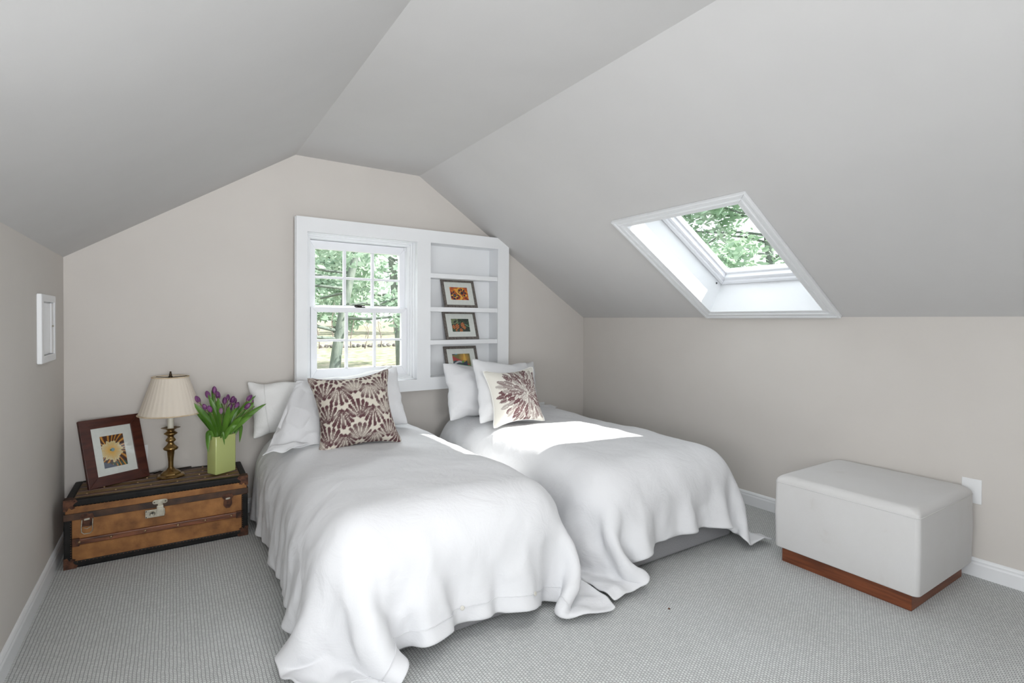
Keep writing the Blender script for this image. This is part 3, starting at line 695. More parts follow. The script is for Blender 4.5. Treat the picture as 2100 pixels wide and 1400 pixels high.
# ------------------------------------------------------------------ printed cushions
CREAM = np.array([.62, .58, .50]); PLUM = np.array([.105, .050, .055]); MID = np.array([.27, .205, .20])
def fan_pattern(X, Y, seed=2):
    rg = np.random.RandomState(seed); C = np.broadcast_to(CREAM, X.shape+(3,)).copy()
    CW, CH = .148, .117
    for row in range(-3, 4):
        for colm in range(-3, 4):
            for up in (1, -1):
                cx = (colm+(.5 if up < 0 else 0))*CW-.012+rg.uniform(-.004, .004); cy = row*CH+(.052 if up < 0 else 0)-.055+rg.uniform(-.004, .004)
                dx, dy = X-cx, (Y-cy)*up; rad = np.hypot(dx, dy); th = np.arctan2(dx, dy)
                pale = rg.uniform(0, 1)
                for k in (0, 6, 1, 5, 2, 4, 3):
                    off = (k-3)/3.; t0 = off*R(50); ln = .100-.022*off*off+rg.uniform(-.008, .004)
                    a = rad*np.cos(th-t0); sb_ = rad*np.sin(th-t0); b_ = np.abs(sb_); capr = .0105-.0015*abs(off)+rg.uniform(-.001, .001)
                    wd = np.where(a < ln-capr, .0012+(capr-.0012)*np.clip(a/(ln-capr), 0, 1)**1.15, np.sqrt(np.clip(capr**2-(a-(ln-capr))**2, 0, None)))
                    msk = (a > 0) & (a < ln) & (b_ < wd*.92)
                    dark = rg.uniform(0, 1) > .45
                    st_ = .5+.5*np.sin(sb_/(wd+1e-4)*4.2+k*1.7); core = np.sin(np.clip(a/ln/.85, 0, 1)*math.pi)
                    m1 = np.clip((.25+.6*st_)*core, 0, .8) if not dark else np.clip(.55*st_*core-.12, 0, .6)
                    if pale > .62: m1 = np.clip(m1+.28*core+.08, 0, .85)
                    mix = m1[..., None]
                    C = np.where(msk[..., None], PLUM*(1-mix)+(MID*.30+CREAM*.70)*mix, C)
                C = np.where(((rad < .014) & (dy > -.003) & (np.abs(dx) < dy*1.2+.004))[..., None], PLUM, C)
    return C
def burst_pattern(X, Y, seed=5):
    rg = np.random.RandomState(seed); base = np.array([.72, .70, .64]); C = np.broadcast_to(base, X.shape+(3,)).copy()
    cx, cy = .045, -.01; dx, dy = X-cx, Y-cy; rad = np.hypot(dx, dy); th = np.arctan2(dy, dx)
    for (r0, r1, K, wf) in ((.115, .200, 34, 1.15), (.075, .160, 30, 1.25), (.035, .110, 24, 1.25), (.0, .065, 16, 1.2)):
        for k in range(K):
            t0 = 2*math.pi*(k+rg.uniform(-.25, .25))/K; ln = r1+rg.uniform(-.018, .014); q0 = r0+rg.uniform(-.012, .012); a = rad*np.cos(th-t0); sb_ = rad*np.sin(th-t0); b_ = np.abs(sb_)
            wm = wf*r1*1.9/K; wd = wm*np.sin(np.clip((a-q0)/(ln-q0), 0, 1)**1.25*math.pi)**.75
            msk = (a > q0) & (a < ln) & (b_ < wd); edge = (a > q0) & (a < ln+.002) & (b_ < wd+.0016)
            C = np.where((edge & ~msk)[..., None], base, C)
            st_ = .5+.5*np.sin(sb_/(wd+1e-4)*5+k*2.); mix = np.clip(st_*.4+rg.uniform(-.3, .5), 0, .8)[..., None]
            C = np.where(msk[..., None], (PLUM*1.3)*(1-mix)+(base*.85)*mix, C)
    return C
def cushion(name, size, loc_, rz, tilt, roll, label, pattern, seed, press=.9, flat=1.0):
    F, B, hx = bag(size[0], size[1], press, .021, seed, 110)
    # upsample for a crisp print
    def up(G, k=5):
        n, m_ = G.shape[:2]; ui = np.linspace(0, n-1, (n-1)*k+1); vi = np.linspace(0, m_-1, (m_-1)*k+1)
        def cub(A, t):
            i = np.clip(np.floor(t).astype(int), 0, A.shape[0]-2); fr_ = (t-i)[:, None, None]
            g_ = lambda j: A[np.clip(j, 0, A.shape[0]-1)]
            p0, p1, p2, p3 = g_(i-1), g_(i), g_(i+1), g_(i+2)
            return .5*(2*p1+(p2-p0)*fr_+(2*p0-5*p1+4*p2-p3)*fr_**2+(3*p1-p0-3*p2+p3)*fr_**3)
        G = cub(G, ui); G = np.swapaxes(cub(np.swapaxes(G, 0, 1), vi), 0, 1); return G
    F2, B2 = up(F), up(B); n, m_ = F2.shape[:2]
    X, Y = np.meshgrid(np.linspace(-size[0]/2, size[0]/2, n), np.linspace(-size[1]/2, size[1]/2, m_), indexing='ij')
    C = pattern(X, Y); fn = pose(None, rz, tilt, roll, flat)
    e_ = empty(name, loc_, 0, label, 'cushion')
    bag_obj('cushion_cover', F2, B2, fn, 'print', e_, colors=C, sub=0)
    A = np.concatenate([F[:, 0], F[-1, :], F[::-1, -1], F[0, ::-1]]); pts = fn(A)
    pp = MB(); pp.tube([Vector(q) for q in pts[::1]], .0028, 5); pp.build('piping', 'linen_warm' if pattern is burst_pattern else 'leather_brown', e_) if pattern is burst_pattern else None
    return e_
cushion('throw_cushion', (.455, .425), (.835, 2.86, .705), R(-3), R(21), R(1), 'square cushion printed with plum fan shapes, leaning on the left bed', fan_pattern, 21)
cushion('throw_cushion', (.385, .385), (1.885, 2.880, .705), R(-6), R(22), R(-1), 'cream cushion printed with one plum petal burst, on the right bed', burst_pattern, 23)

# ------------------------------------------------------------------ ottoman
ot = empty('ottoman', (2.860, 1.180, 0), 0, 'pale grey fabric ottoman on a recessed cherry wood plinth by the right wall', 'ottoman')
b_ = MB(); b_.box(-.285, .277, -.275, .277, .0, .075); b_.build('plinth', 'cherry', ot, bevel=.003)
def rounded_block(x0, x1, y0, y1, z0, z1, rt, rv, rb, n=12):
    """soft box: rings of a rounded rectangle"""
    mb = MB(); rings = []
    def rect(ins, rad):
        pts = []; X0, X1, Y0_, Y1_ = x0+ins, x1-ins, y0+ins, y1-ins; rad = max(rad, .002)
        for (cx, cy, a0) in ((X1-rad, Y1_-rad, 0), (X0+rad, Y1_-rad, 90), (X0+rad, Y0_+rad, 180), (X1-rad, Y0_+rad, 270)):
            for k in range(n+1):
                a = R(a0+90*k/n); pts.append((cx+rad*math.cos(a), cy+rad*math.sin(a)))
        return pts
    prof = [(rb, z0)]+[(rb*(1-math.sin(R(t))), z0+rb*(1-math.cos(R(t)))) for t in (30, 60, 90)]+[(-.003, (z0+z1)/2)]
    prof += [(rt*(1-math.cos(R(t))), z1-rt+rt*math.sin(R(t))*.92) for t in range(0, 91, 10)]
    for ins, z in prof: rings.append([(p[0], p[1], z) for p in rect(ins, rv+max(0, 0)*.0+(ins*.6 if ins > 0 else 0))])
    m_ = len(rings[0]); vs = [p for r_ in rings for p in r_]
    fs = [(j*m_+i, j*m_+(i+1) % m_, (j+1)*m_+(i+1) % m_, (j+1)*m_+i) for j in range(len(rings)-1) for i in range(m_)]
    mb.add(vs, fs, True); mb.add(rings[0][::-1], [tuple(range(m_))]); 
    # crowned top
    cx, cy = (x0+x1)/2, (y0+y1)/2; last = rings[-1]; K = 6; rr_ = []
    for k in range(1, K):
        t = 1-k/K; rr_.append([(cx+(p[0]-cx)*t, cy+(p[1]-cy)*t, p[2]+.006*(1-t*t)) for p in last])
    vs = last+[p for r_ in rr_ for p in r_]+[(cx, cy, z1+.006)]
    fs = [(j*m_+i, j*m_+(i+1) % m_, (j+1)*m_+(i+1) % m_, (j+1)*m_+i) for j in range(K-1) for i in range(m_)]+[((K-1)*m_+i, (K-1)*m_+(i+1) % m_, K*m_) for i in range(m_)]
    mb.add(vs, fs, True); return mb
rounded_block(-.305, .312, -.305, .308, .072, .437, .038, .022, .006).build('upholstered_top', 'ottoman', ot)
sm_ = MB(); pts = []
rv = .022
for (cx, cy, a0) in ((.312-rv, .308-rv, 0), (-.305+rv, .308-rv, 90), (-.305+rv, -.305+rv, 180), (.312-rv, -.305+rv, 270)):
    for k in range(7):
        a = R(a0+15*k); pts.append((cx+(rv+.0005)*math.cos(a), cy+(rv+.0005)*math.sin(a), .398))
pts.append(pts[0]); sm_.tube(pts, .0018, 6); sm_.build('seam', 'ottoman', ot)

# ------------------------------------------------------------------ steamer trunk
TX0, TX1, TY0, TY1, TZ = -.440, .346, 3.235, 3.592, .330
tk = empty('steamer_trunk', (-.047, 3.41, 0), 0, 'antique tan canvas steamer trunk with wooden slats and black edging', 'trunk')
tx0, tx1, ty0, ty1 = TX0+.047, TX1+.047, TY0-3.41, TY1-3.41
b_ = MB(); b_.box(tx0+.004, tx1-.004, ty0+.004, ty1-.004, .002, .246); b_.build('body', 'canvas', tk, bevel=.004)
b_ = MB(); b_.box(tx0+.004, tx1-.004, ty0+.004, ty1-.004, .249, .3255); lid = b_.build('lid', 'canvas', tk, bevel=.004)
b_ = MB(); b_.box(tx0+.03, tx1-.03, ty0+.03, ty1-.03, .3255, .3275); b_.build('lid_canvas', 'canvas_top', lid)
# black leather edging
def edge(name, boxes, mt, par, bev=.004):
    b_ = MB()
    for q in boxes: b_.box(*q)
    return b_.build(name, mt, par, bevel=bev)
edge('top_edging', [(tx0+.0, tx1, ty0-.0, ty0+.036, .293, TZ)], 'leather_black', lid, .009)
edge('top_edging', [(tx0, tx0+.036, ty0+.03, ty1, .293, TZ)], 'leather_black', lid, .007)
edge('top_edging', [(tx1-.036, tx1, ty0+.03, ty1, .293, TZ)], 'leather_black', lid, .007)
edge('top_edging', [(tx0+.03, tx1-.03, ty1-.03, ty1, .300, TZ+.001)], 'leather_black', lid, .006)
edge('bottom_edging', [(tx0, tx1, ty0, ty0+.03, 0.0, .034)], 'leather_black', tk, .007)
edge('bottom_edging', [(tx0, tx0+.03, ty0+.02, ty1, 0.0, .032)], 'leather_black', tk, .006)
edge('bottom_edging', [(tx1-.03, tx1, ty0+.02, ty1, 0.0, .032)], 'leather_black', tk, .006)
edge('corner_edging', [(tx0-.001, tx0+.030, ty0-.001, ty0+.02, .02, .236)], 'leather_black', tk, .005)
edge('corner_edging', [(tx1-.030, tx1+.001, ty0-.001, ty0+.02, .02, .230)], 'leather_black', tk, .005)
edge('binding_strap', [(tx0-.002, tx1+.002, ty0-.0035, ty0+.008, .232, .264), (tx0-.003, tx0+.008, ty0, ty1, .232, .264), (tx1-.008, tx1+.003, ty0, ty1, .232, .264)], 'leather_brown', tk, .002)
# slats with rivets
def slat(name, x0, x1, y0, y1, z0, z1, par):
    b_ = MB(); b_.box(x0, x1, y0, y1, z0, z1); return b_.build(name, 'slat', par, bevel=.005, seg=3)
M['slat_dark'] = noisy('aged_lid_slat', (0.030, 0.014, 0.008), (0.12, 0.055, 0.028), 9, 0.45, 0.2, 60, 0.002, stretch=(1, 8, 8), detail=7)
def slat_d(name, x0, x1, y0, y1, z0, z1, par):
    b_ = MB(); b_.box(x0, x1, y0, y1, z0, z1); return b_.build(name, 'slat_dark', par, bevel=.004, seg=3)
fs_ = slat('front_slat', tx0+.03, tx1-.03, ty0-.009, ty0+.006, .110, .140, tk)
def dome(name, c, rad, par, mt='rivet', face='front'):
    A = Matrix.Rotation(R(90), 3, 'X') if face == 'front' else Matrix.Identity(3)
    b_ = MB(); b_.lathe([(rad, 0), (rad*.9, rad*.4), (rad*.5, rad*.75), (0.0001, rad*.85)], c, 12, axis=A); return b_.build(name, mt, par)
for x in (-.335, -.213, -.075, .065, .188, .311): dome('rivet', (x, ty0-.009, .125), .0065, fs_)
for y, xs in ((3.303, (-.246, -.10, .016, .144, .25, -.36)), (3.385, (-.30, -.16, -.02, .12, .26)), (3.461, (-.26, -.122, .0, .14, .26)), (3.545, (-.28, -.12, .02, .143, .27))):
    s_ = slat_d('lid_slat', tx0+.035, tx1-.035, y-3.41-.010, y-3.41+.010, .324, .333, lid)
    for x in xs: dome('rivet', (x+.047, y-3.41, .334), .0058, s_, face='top')
# nails along the edging
def nails(name, pts, par, face='front'):
    b_ = MB(); A = Matrix.Rotation(R(90), 3, 'X') if face == 'front' else Matrix.Identity(3)
    for p in pts: b_.lathe([(.0018, 0), (.0012, .001), (.0001, .0013)], p, 6, axis=A)
    return b_.build(name, 'stitch', par)
K = 46
nails('nail_row', [(tx0+.05+(tx1-tx0-.10)*k/K, ty0-.0002, .2975) for k in range(K+1)], lid)
nails('nail_row', [(tx0+.05+(tx1-tx0-.10)*k/K, ty0-.0002, .0285) for k in range(K+1)], tk)
for xx in (tx0+.026, tx1-.026): nails('nail_row', [(xx, ty0-.0013, .045+.0115*k) for k in range(16)], tk)
# rusted corner caps
def cap(cx, cz, sx, sz, par):
    def half(poly, T__): b_.prism([(p*sx, q*sz) for p, q in poly], 0, .004, T__)
    b_ = MB(); poly = [(-.002, -.002), (.046, -.002), (.052, .010), (.040, .018), (.034, .028), (.044, .040), (.030, .046), (.020, .036), (.012, .052), (-.002, .050)]
    half(poly, lambda p, q, t: Vector((cx+p, ty0-.0035+t*.9, cz+q)))
    half([(-.002, -.002), (.05, -.002), (.05, .02), (.02, .05), (-.002, .05)], lambda p, q, t: Vector((cx-sx*.002+sx*t*.2, ty0+abs(p), cz+q)))
    if sz < 0: half([(-.002, -.002), (.045, -.002), (.045, .02), (.02, .045), (-.002, .045)], lambda p, q, t: Vector((cx+p, ty0+abs(q), cz+.001+t*.2)))
    o = b_.build('corner_cap', 'rust', par)
    for (p, q) in ((.04, .008), (.036, .038), (.010, .042)): dome('rivet', (cx+sx*p, ty0-.0035, cz+sz*q), .0035, o, 'rust')
cap(tx0, TZ+.0008, 1, -1, lid); cap(tx1, TZ+.0008, -1, -1, lid); cap(tx0, .0018, 1, 1, tk); cap(tx1, .0018, -1, 1, tk)
# slat end caps
for x in (tx0+.045, tx1-.045):
    b_ = MB(); b_.box(x-.014, x+.014, ty0-.0105, ty0, .106, .144); b_.build('slat_cap', 'rust', fs_, bevel=.002)
# clasps
def clasp(x, zc, wire, label):
    c_ = MB(); T_ = lambda p, q, t: Vector((x+p, ty0-.004-t, zc+q))
    c_.prism([(-.028, .014), (-.020, .030), (-.008, .028), (0, .034), (.008, .028), (.020, .030), (.028, .014), (.022, .002), (-.022, .002)], 0, .003, T_)
    c_.prism([(-.019, .004), (.019, .004), (.021, -.030), (.008, -.048 if not wire else -.030), (-.008, -.048 if not wire else -.030), (-.021, -.030)], 0, .004, T_)
    c_.prism([(-.013, .006), (.013, .006), (.013, -.022), (-.013, -.022)], .004, .011, T_)
    o = c_.build('clasp', 'rust', tk, bevel=.001, label=label)
    q_ = MB(); q_.prism([(-.011, .010), (.011, .012), (.011, .003), (-.011, .001)], .010, .013, T_); q_.build('clasp_plate', 'nickel', o, bevel=.001)
    if wire:
        y_ = ty0-.012
        w_ = MB(); w_.tube([(x-.019, y_, zc+.006), (x-.022, y_, zc-.03), (x-.021, y_, zc-.054), (x-.012, y_, zc-.064), (x+.012, y_, zc-.064), (x+.021, y_, zc-.052), (x+.021, y_, zc-.02), (x+.022, y_, zc+.006)], .0022, 8)
        w_.build('wire_loop', 'nickel', o)
        w_ = MB(); w_.tube([(x-.012, y_-.001, zc-.034), (x, y_-.002, zc-.040), (x+.014, y_-.001, zc-.032)], .0018, 8); w_.build('wire_link', 'nickel', o)
clasp(-.305, .226, True, 'rusted clasp with its wire loop hanging down'); clasp(.295, .218, False, 'rusted clasp, closed')
# lock
lx = tx0+.363; lock = MB(); T_ = lambda p, q, t: Vector((lx+p, ty0-.005-t, q))
lock.prism([(-.045, .186), (.036, .186), (.040, .200), (.038, .226), (-.045, .226)], 0, .004, T_)
lo_ = lock.build('lock_plate', 'nickel', tk, bevel=.0015)
h_ = MB(); poly = []
for (cx, cz, a0) in ((.040, .262, -90), (-.004, .262, 90)):
    for k in range(9): a = R(a0+22.5*k); poly.append((cx+.011*math.cos(a), cz+.011*math.sin(a)))
h_.prism(poly, 0, .004, T_); h_.prism([(.008, .256), (.030, .256), (.030, .240), (.008, .240)], 0, .003, T_)
h_.prism([(.004, .240), (.032, .240), (.034, .228), (.030, .194), (.024, .190), (.004, .190)], .004, .010, T_)
h_.lathe([(.003, -.010), (.003, .018)], (lx+.014, ty0-.011, .241), 10, axis=Matrix.Rotation(R(90), 3, 'Y'))
h_.build('hasp', 'nickel', lo_, bevel=.001)
A = Matrix.Rotation(R(90), 3, 'X')
k_ = MB(); k_.lathe([(.014, 0), (.014, .003), (.0115, .004), (.011, .002), (0, .002)], (lx-.014, ty0-.009, .206), 24, axis=A); ky = k_.build('keyhole_ring', 'nickel', lo_)
k_ = MB(); k_.lathe([(.0035, 0), (.0035, .0006), (0, .0006)], (lx-.014, ty0-.0113, .209), 12, axis=A); k_.box(lx-.0155, lx-.0125, ty0-.0120, ty0-.011, .199, .208); k_.build('keyhole', 'slot', lo_)
for (p, q) in ((-.040, .191), (-.040, .221), (-.006, .262), (.041, .262)):
    k_ = MB(); k_.lathe([(.0028, 0), (.0028, .0008), (0, .0008)], (lx+p, ty0-.0091, q), 10, axis=A); k_.build('screw', 'slot', lo_)

# ------------------------------------------------------------------ framed pictures
def art(fn, w_, h_, n, m_):
    X, Z = np.meshgrid(np.linspace(0, 1, n), np.linspace(0, 1, m_), indexing='ij'); return fn(X, Z, w_/h_)
def cactus(X, Z, asp):
    C = np.zeros(X.shape+(3,)); dx, dz = (X-.42)*asp, Z-.52; rad = np.hypot(dx, dz); th = np.arctan2(dz, dx)
    s = np.sin(th*24+rad*9+2*np.sin(th*5)); C[:] = np.array([.07, .03, .02])
    C = np.where((s > .1)[..., None], np.array([.32, .085, .015]), C); C = np.where((s > .72)[..., None], np.array([.68, .33, .06]), C)
    C = np.where(((Z < .16) & (np.sin(X*40+Z*30) > .2))[..., None], np.array([.03, .09, .06]), C)
    C = np.where(((Z < .22-.35*X))[..., None], np.array([.09, .10, .15]), C)
    edge_ = .285+.022*np.sin(th*11)+.018*np.sin(th*17+1)
    edge_ = edge_+np.where(np.abs(th+1.35) < .25, .06, 0)
    t = np.clip(rad/edge_, 0, 1)[..., None]; pet = (np.array([.72, .36, .02])*(1-t**1.6)+np.array([.78, .66, .38])*t**1.6)
    pet = pet*(1-.18*(np.sin(th*34)[..., None] > .5)*(t > .55)); C = np.where((rad < edge_)[..., None], pet, C)
    C = np.where((np.hypot(dx-.03, (dz-.02)*1.0) < .055)[..., None], np.array([.20, .32, .34]), C); C = np.where((np.hypot(dx+.02, dz-.02) < .025)[..., None], np.array([.03, .13, .05]), C)
    return C
def poppy(X, Z, asp):
    n1 = np.sin(X*17+3*np.sin(Z*9))+np.sin(Z*14+4*np.sin(X*6)); C = np.zeros(X.shape+(3,)); C[:] = (.55, .10, .015)
    C = np.where((n1 > .3)[..., None], np.array([.75, .26, .02]), C); C = np.where((n1 > 1.2)[..., None], np.array([.85, .50, .06]), C); C = np.where((n1 < -1.1)[..., None], np.array([.22, .03, .02]), C)
    for (cx, cz, rr_, K) in ((.25, .36, .13, 7), (.66, .55, .12, 8)):
        dx, dz = (X-cx)*asp, Z-cz; rad = np.hypot(dx, dz); th = np.arctan2(dz, dx)
        C = np.where((rad < rr_)[..., None], np.array([.035, .02, .03]), C)
        for k in range(K):
            a = 6.283*k/K; C = np.where((np.hypot(dx-.26*math.cos(a), dz-.26*math.sin(a)) < .075)[..., None], np.array([.03, .018, .028]), C)
    C = np.where((np.hypot((X-.25)*asp, Z-.36) < .06)[..., None], np.array([.13, .13, .13]), C)
    s = np.abs(X-.5-.12*np.sin(Z*7)) < .06; return np.where(s[..., None], np.array([.85, .42, .05]), C)
def bouquet(X, Z, asp):
    C = np.zeros(X.shape+(3,)); C[:] = (.025, .035, .025); n1 = np.sin(X*13+5*np.sin(Z*6))*np.sin(Z*15+3*np.sin(X*9))
    C = np.where((n1 > .5)[..., None], np.array([.05, .11, .05]), C); C = np.where(((X < .4) & (Z > .6) & (n1 > -.2))[..., None], np.array([.19, .23, .12]), C)
    for (cx, cz, r_) in ((.12, .38, .12), (.32, .42, .15), (.62, .52, .15), (.70, .34, .11), (.50, .12, .12), (.24, .16, .08)):
        dx, dz = (X-cx)*asp, Z-cz; rad = np.hypot(dx, dz*.75); th = np.arctan2(dz, dx); s = np.sin(th*6+rad*40)
        C = np.where((rad < r_)[..., None], np.where((s > 0)[..., None], np.array([.62, .13, .02]), np.array([.20, .02, .015])), C)
        C = np.where(((rad < r_) & (s > .8))[..., None], np.array([.80, .45, .12]), C)
    C = np.where(((np.abs(Z-.45+(X-.9)*.8) < .03) & (X > .75))[..., None], np.array([.22, .42, .25]), C); return C
def abstract(X, Z, asp):
    C = np.zeros(X.shape+(3,)); C[:] = (.20, .16, .035); t = np.clip(1-np.hypot((X-.66)*1.4, Z-.65)*2.2, 0, 1)[..., None]
    C = C*(1-t)+np.array([.85, .38, .03])*t; C = np.where((np.abs(X-.68) < .03+.25*(1-Z)**2)[..., None] & (Z > .5)[..., None], np.array([.80, .48, .06]), C)
    C = np.where((Z < .86-.75*X)[..., None], np.array([.45, .045, .035]), C); C = np.where((Z < .50-.12*np.sin(X*5))[..., None] & (X < .62)[..., None], np.array([.12, .36, .07]), C)
    C = np.where((Z < .40+.1*np.sin(X*9))[..., None] & (X < .8)[..., None], np.array([.03, .05, .08]), C)
    C = np.where((np.abs(Z-.30-.12*np.sin(X*7-1)) < .07)[..., None] & (X < .5)[..., None], np.array([.55, .55, .58]), C)
    C = np.where((Z < .17+.06*np.sin(X*6))[..., None], np.array([.06, .36, .12]), C); C = np.where((Z < .06)[..., None], np.array([.55, .08, .03]), C)
    C = np.where(((Z > .93) & (X < .3))[..., None], np.array([.02, .03, .07]), C); C = np.where(((Z > .93) & (X > .18) & (X < .3))[..., None], np.array([.06, .30, .42]), C); return C
def picture(name, O, ux, up, w_, h_, bt, mat_r, art_r, wood, thick, fn, label, easel=False, res=(110, 150), cat='picture'):
    """frame with bottom-left corner O, ux horizontal unit, up unit in the frame plane"""
    ux, up = Vector(ux).normalized(), Vector(up).normalized(); nn_ = ux.cross(up).normalized()    # toward viewer
    e_ = empty(name, O, 0, label, cat, )
    T_ = lambda p, q, t: ux*p+up*q+nn_*t
    fr_ = MB(); o = [(0, 0), (w_, 0), (w_, h_), (0, h_)]; i = [(bt[0], bt[2]), (w_-bt[1], bt[2]), (w_-bt[1], h_-bt[3]), (bt[0], h_-bt[3])]
    for k in range(4):
        q = (k+1) % 4; fr_.prism([o[k], o[q], i[q], i[k]], -thick, 0, T_)
    fr_.build('frame', wood, e_, bevel=.0015)
    mb_ = MB(); mi = [(art_r[0], art_r[2]), (art_r[1], art_r[2]), (art_r[1], art_r[3]), (art_r[0], art_r[3])]
    oo = [(i[0][0]-.003, i[0][1]-.003), (i[1][0]+.003, i[1][1]-.003), (i[2][0]+.003, i[2][1]+.003), (i[3][0]-.003, i[3][1]+.003)]
    for k in range(4):
        q = (k+1) % 4; mb_.prism([oo[k], oo[q], mi[q], mi[k]], -.0075, -.006, T_)
    mb_.build('mat_board', 'mat_board', e_)
    n, m_ = res; a0, a1, b0, b1 = art_r
    P = np.zeros((n, m_, 3)); 
    for a in range(n):
        for b in range(m_): pass
    ua, va = np.meshgrid(np.linspace(a0-.002, a1+.002, n), np.linspace(b0-.002, b1+.002, m_), indexing='ij')
    P = ua[..., None]*np.array(ux)+va[..., None]*np.array(up)+np.array(nn_)*-.008
    grid_obj('photo_print', P, 'pattern', e_, colors=art(fn, a1-a0, b1-b0, n, m_), smooth=False)
    gp = MB(); gp.prism(oo, -.0045, -.0040, T_); gp.build('picture_glass', 'glass', e_)
    bk = MB(); bk.prism([(.004, .004), (w_-.004, .004), (w_-.004, h_-.004), (.004, h_-.004)], -thick+.001, -thick+.004, T_); bk.build('backing_board', 'black', e_)
    if easel:
        es = MB(); c0 = T_(w_*.36, h_*.5, -thick); c1 = T_(w_*.64, h_*.5, -thick); f0 = T_(w_*.30, .0, -thick-.11); f1 = T_(w_*.70, 0, -thick-.11)
        for v in (f0, f1): v.z = .003
        es.add([c0, c1, f1, f0, c0-nn_*.004, c1-nn_*.004, f1-nn_*.004, f0-nn_*.004], [(0, 1, 2, 3), (7, 6, 5, 4), (0, 4, 5, 1), (1, 5, 6, 2), (2, 6, 7, 3), (3, 7, 4, 0)]); es.build('easel_leg', 'black', e_)
    return e_
a28 = R(29.5); ux = Vector((math.cos(a28), math.sin(a28), 0)); bk_ = Vector((-ux.y, ux.x, 0)); up_ = (Vector((0, 0, .338))+bk_*.112).normalized()
picture('picture_frame', (-.357, 3.364, TZ+.0045), ux, up_, .284, .354, (.047, .050, .052, .050), None, (.083, .192, .089, .258), 'mahogany', .020, cactus,
        'dark red wooden picture frame with a yellow flower photo, standing on the trunk', easel=True, res=(120, 186), cat='picture')
shelf_pics = ((1.3005, 1.725, poppy, 'grey wood frame with orange poppy photo on the second shelf'), (1.055, 1.739, bouquet, 'grey wood frame with dark photo of small red flowers on the third shelf'),
              (.781, 1.751, abstract, 'grey wood frame with red and green picture at the niche bottom, behind pillows'))
for zz, xx, fn, lab in shelf_pics:
    O = BW(xx, zz+.002, .050); U = Vector((1, .02, 0)).normalized()
    up_ = (Vector((0, 0, .215))+Vector((-.02, 1, 0))*.078).normalized()
    picture('picture_frame', O, U, up_, .287, .232, (.021, .021, .021, .021), None, (.066, .221, .064, .170), 'greywood', .014, fn, lab, res=(150, 104))

# ------------------------------------------------------------------ table lamp
lz = TZ+.004; LY = 3.437
lp = empty('table_lamp', (-.013, LY, lz), 0, 'brass candlestick table lamp with a pleated cream shade on the trunk', 'lamp')
def bz(z): return (1.2-(1.2-z)*(LY/3.492))-lz
bs = MB()
oct_ = lambda i, z: 1.0/math.cos((2*math.pi*i/48+math.pi/8) % (math.pi/4)-math.pi/8)*.965
bs.lathe([(.066, 0), (.067, .004), (.062, .009), (.050, .013), (.046, .020), (.034, .030)], (0, 0, 0), 48, mod=oct_, smooth=False)
bs.lathe([(.034, .030), (.022, .036), (.015, .046), (.0125, .052)], (0, 0, 0), 32)
bs.build('base', 'brass', lp)
st = MB(); prof = [(.0125, .050), (.0125, bz(.40)), (.014, bz(.42)), (.0185, bz(.462)), (.020, bz(.464)), (.033, bz(.470)), (.036, bz(.478)), (.031, bz(.484)), (.020, bz(.495)), (.014, bz(.506)), (.014, bz(.512)),
      (.022, bz(.517)), (.025, bz(.522)), (.022, bz(.529)), (.015, bz(.538)), (.014, bz(.544)), (.022, bz(.551)), (.031, bz(.558)), (.033, bz(.561)), (.027, bz(.566)), (.017, bz(.573)), (.017, bz(.579)), (.025, bz(.584))]
st.lathe(prof, (0, 0, 0), 40); st.build('stem', 'brass', lp)
hx_ = lambda i, z: 1.0/math.cos((2*math.pi*i/48) % (math.pi/3)-math.pi/6)*.93
dp = MB(); dp.lathe([(.020, bz(.583)), (.042, bz(.590)), (.043, bz(.593)), (.030, bz(.592)), (.016, bz(.588))], (0, 0, 0), 48, mod=hx_, smooth=False); dp.build('drip_pan', 'brass', lp)
cs = MB(); cs.lathe([(.0152, bz(.588)), (.0152, bz(.668)), (.013, bz(.672))], (0, 0, 0), 28); cs.build('candle_sleeve', 'candle', lp)
zs0, zs1 = bz(.673), bz(.877)
shd = MB(); SEG = 240; NPL = 36
def pl_(i, z):
    ph = (i*NPL/SEG) % 1.0; return 1+.022*(ph if ph < .62 else (1-ph)*1.63)*(1 if zs0+.002 < z < zs1-.002 else .4)
k = [(.149-(.149-.084)*t, zs0+(zs1-zs0)*t) for t in [0, .03, .1, .3, .5, .7, .9, .97, 1]]
vs = []
for (rad, z) in k:
    for i in range(SEG):
        a = 2*math.pi*i/SEG; q = rad*pl_(i, z); vs.append((q*math.cos(a), q*math.sin(a), z))
shd.add(vs, [(j*SEG+i, j*SEG+(i+1) % SEG, (j+1)*SEG+(i+1) % SEG, (j+1)*SEG+i) for j in range(len(k)-1) for i in range(SEG)], True)
so_ = shd.build('lamp_shade', 'shade', lp); sq = so_.modifiers.new('t', 'SOLIDIFY'); sq.thickness = .0018
for rad, z in ((.1525, zs0), (.0865, zs1)):
    t_ = MB(); t_.tube([(rad*math.cos(2*math.pi*i/64), rad*math.sin(2*math.pi*i/64), z) for i in range(65)], .0030, 8); t_.build('shade_binding', 'shade_trim', so_)
hp = MB()
for sgn in (1, -1): hp.tube([(sgn*.004, 0, bz(.668)), (sgn*.035, 0, bz(.70)), (sgn*.040, 0, bz(.78)), (sgn*.022, 0, bz(.85)), (0, 0, zs1-.004)], .0016, 6)
for a in (0, 2.094, 4.189): hp.tube([(0, 0, zs1-.004), (.086*math.cos(a+.4), .086*math.sin(a+.4), zs1-.001)], .0015, 6)
hp.build('harp', 'brass_dark', lp)
fn_ = MB(); fn_.lathe([(.009, zs1-.006), (.011, zs1), (.008, zs1+.006), (.006, zs1+.010), (.0075, zs1+.016), (.004, zs1+.021), (.006, zs1+.026), (.0001, zs1+.031)], (0, 0, 0), 16); fn_.build('finial', 'brass_dark', lp)
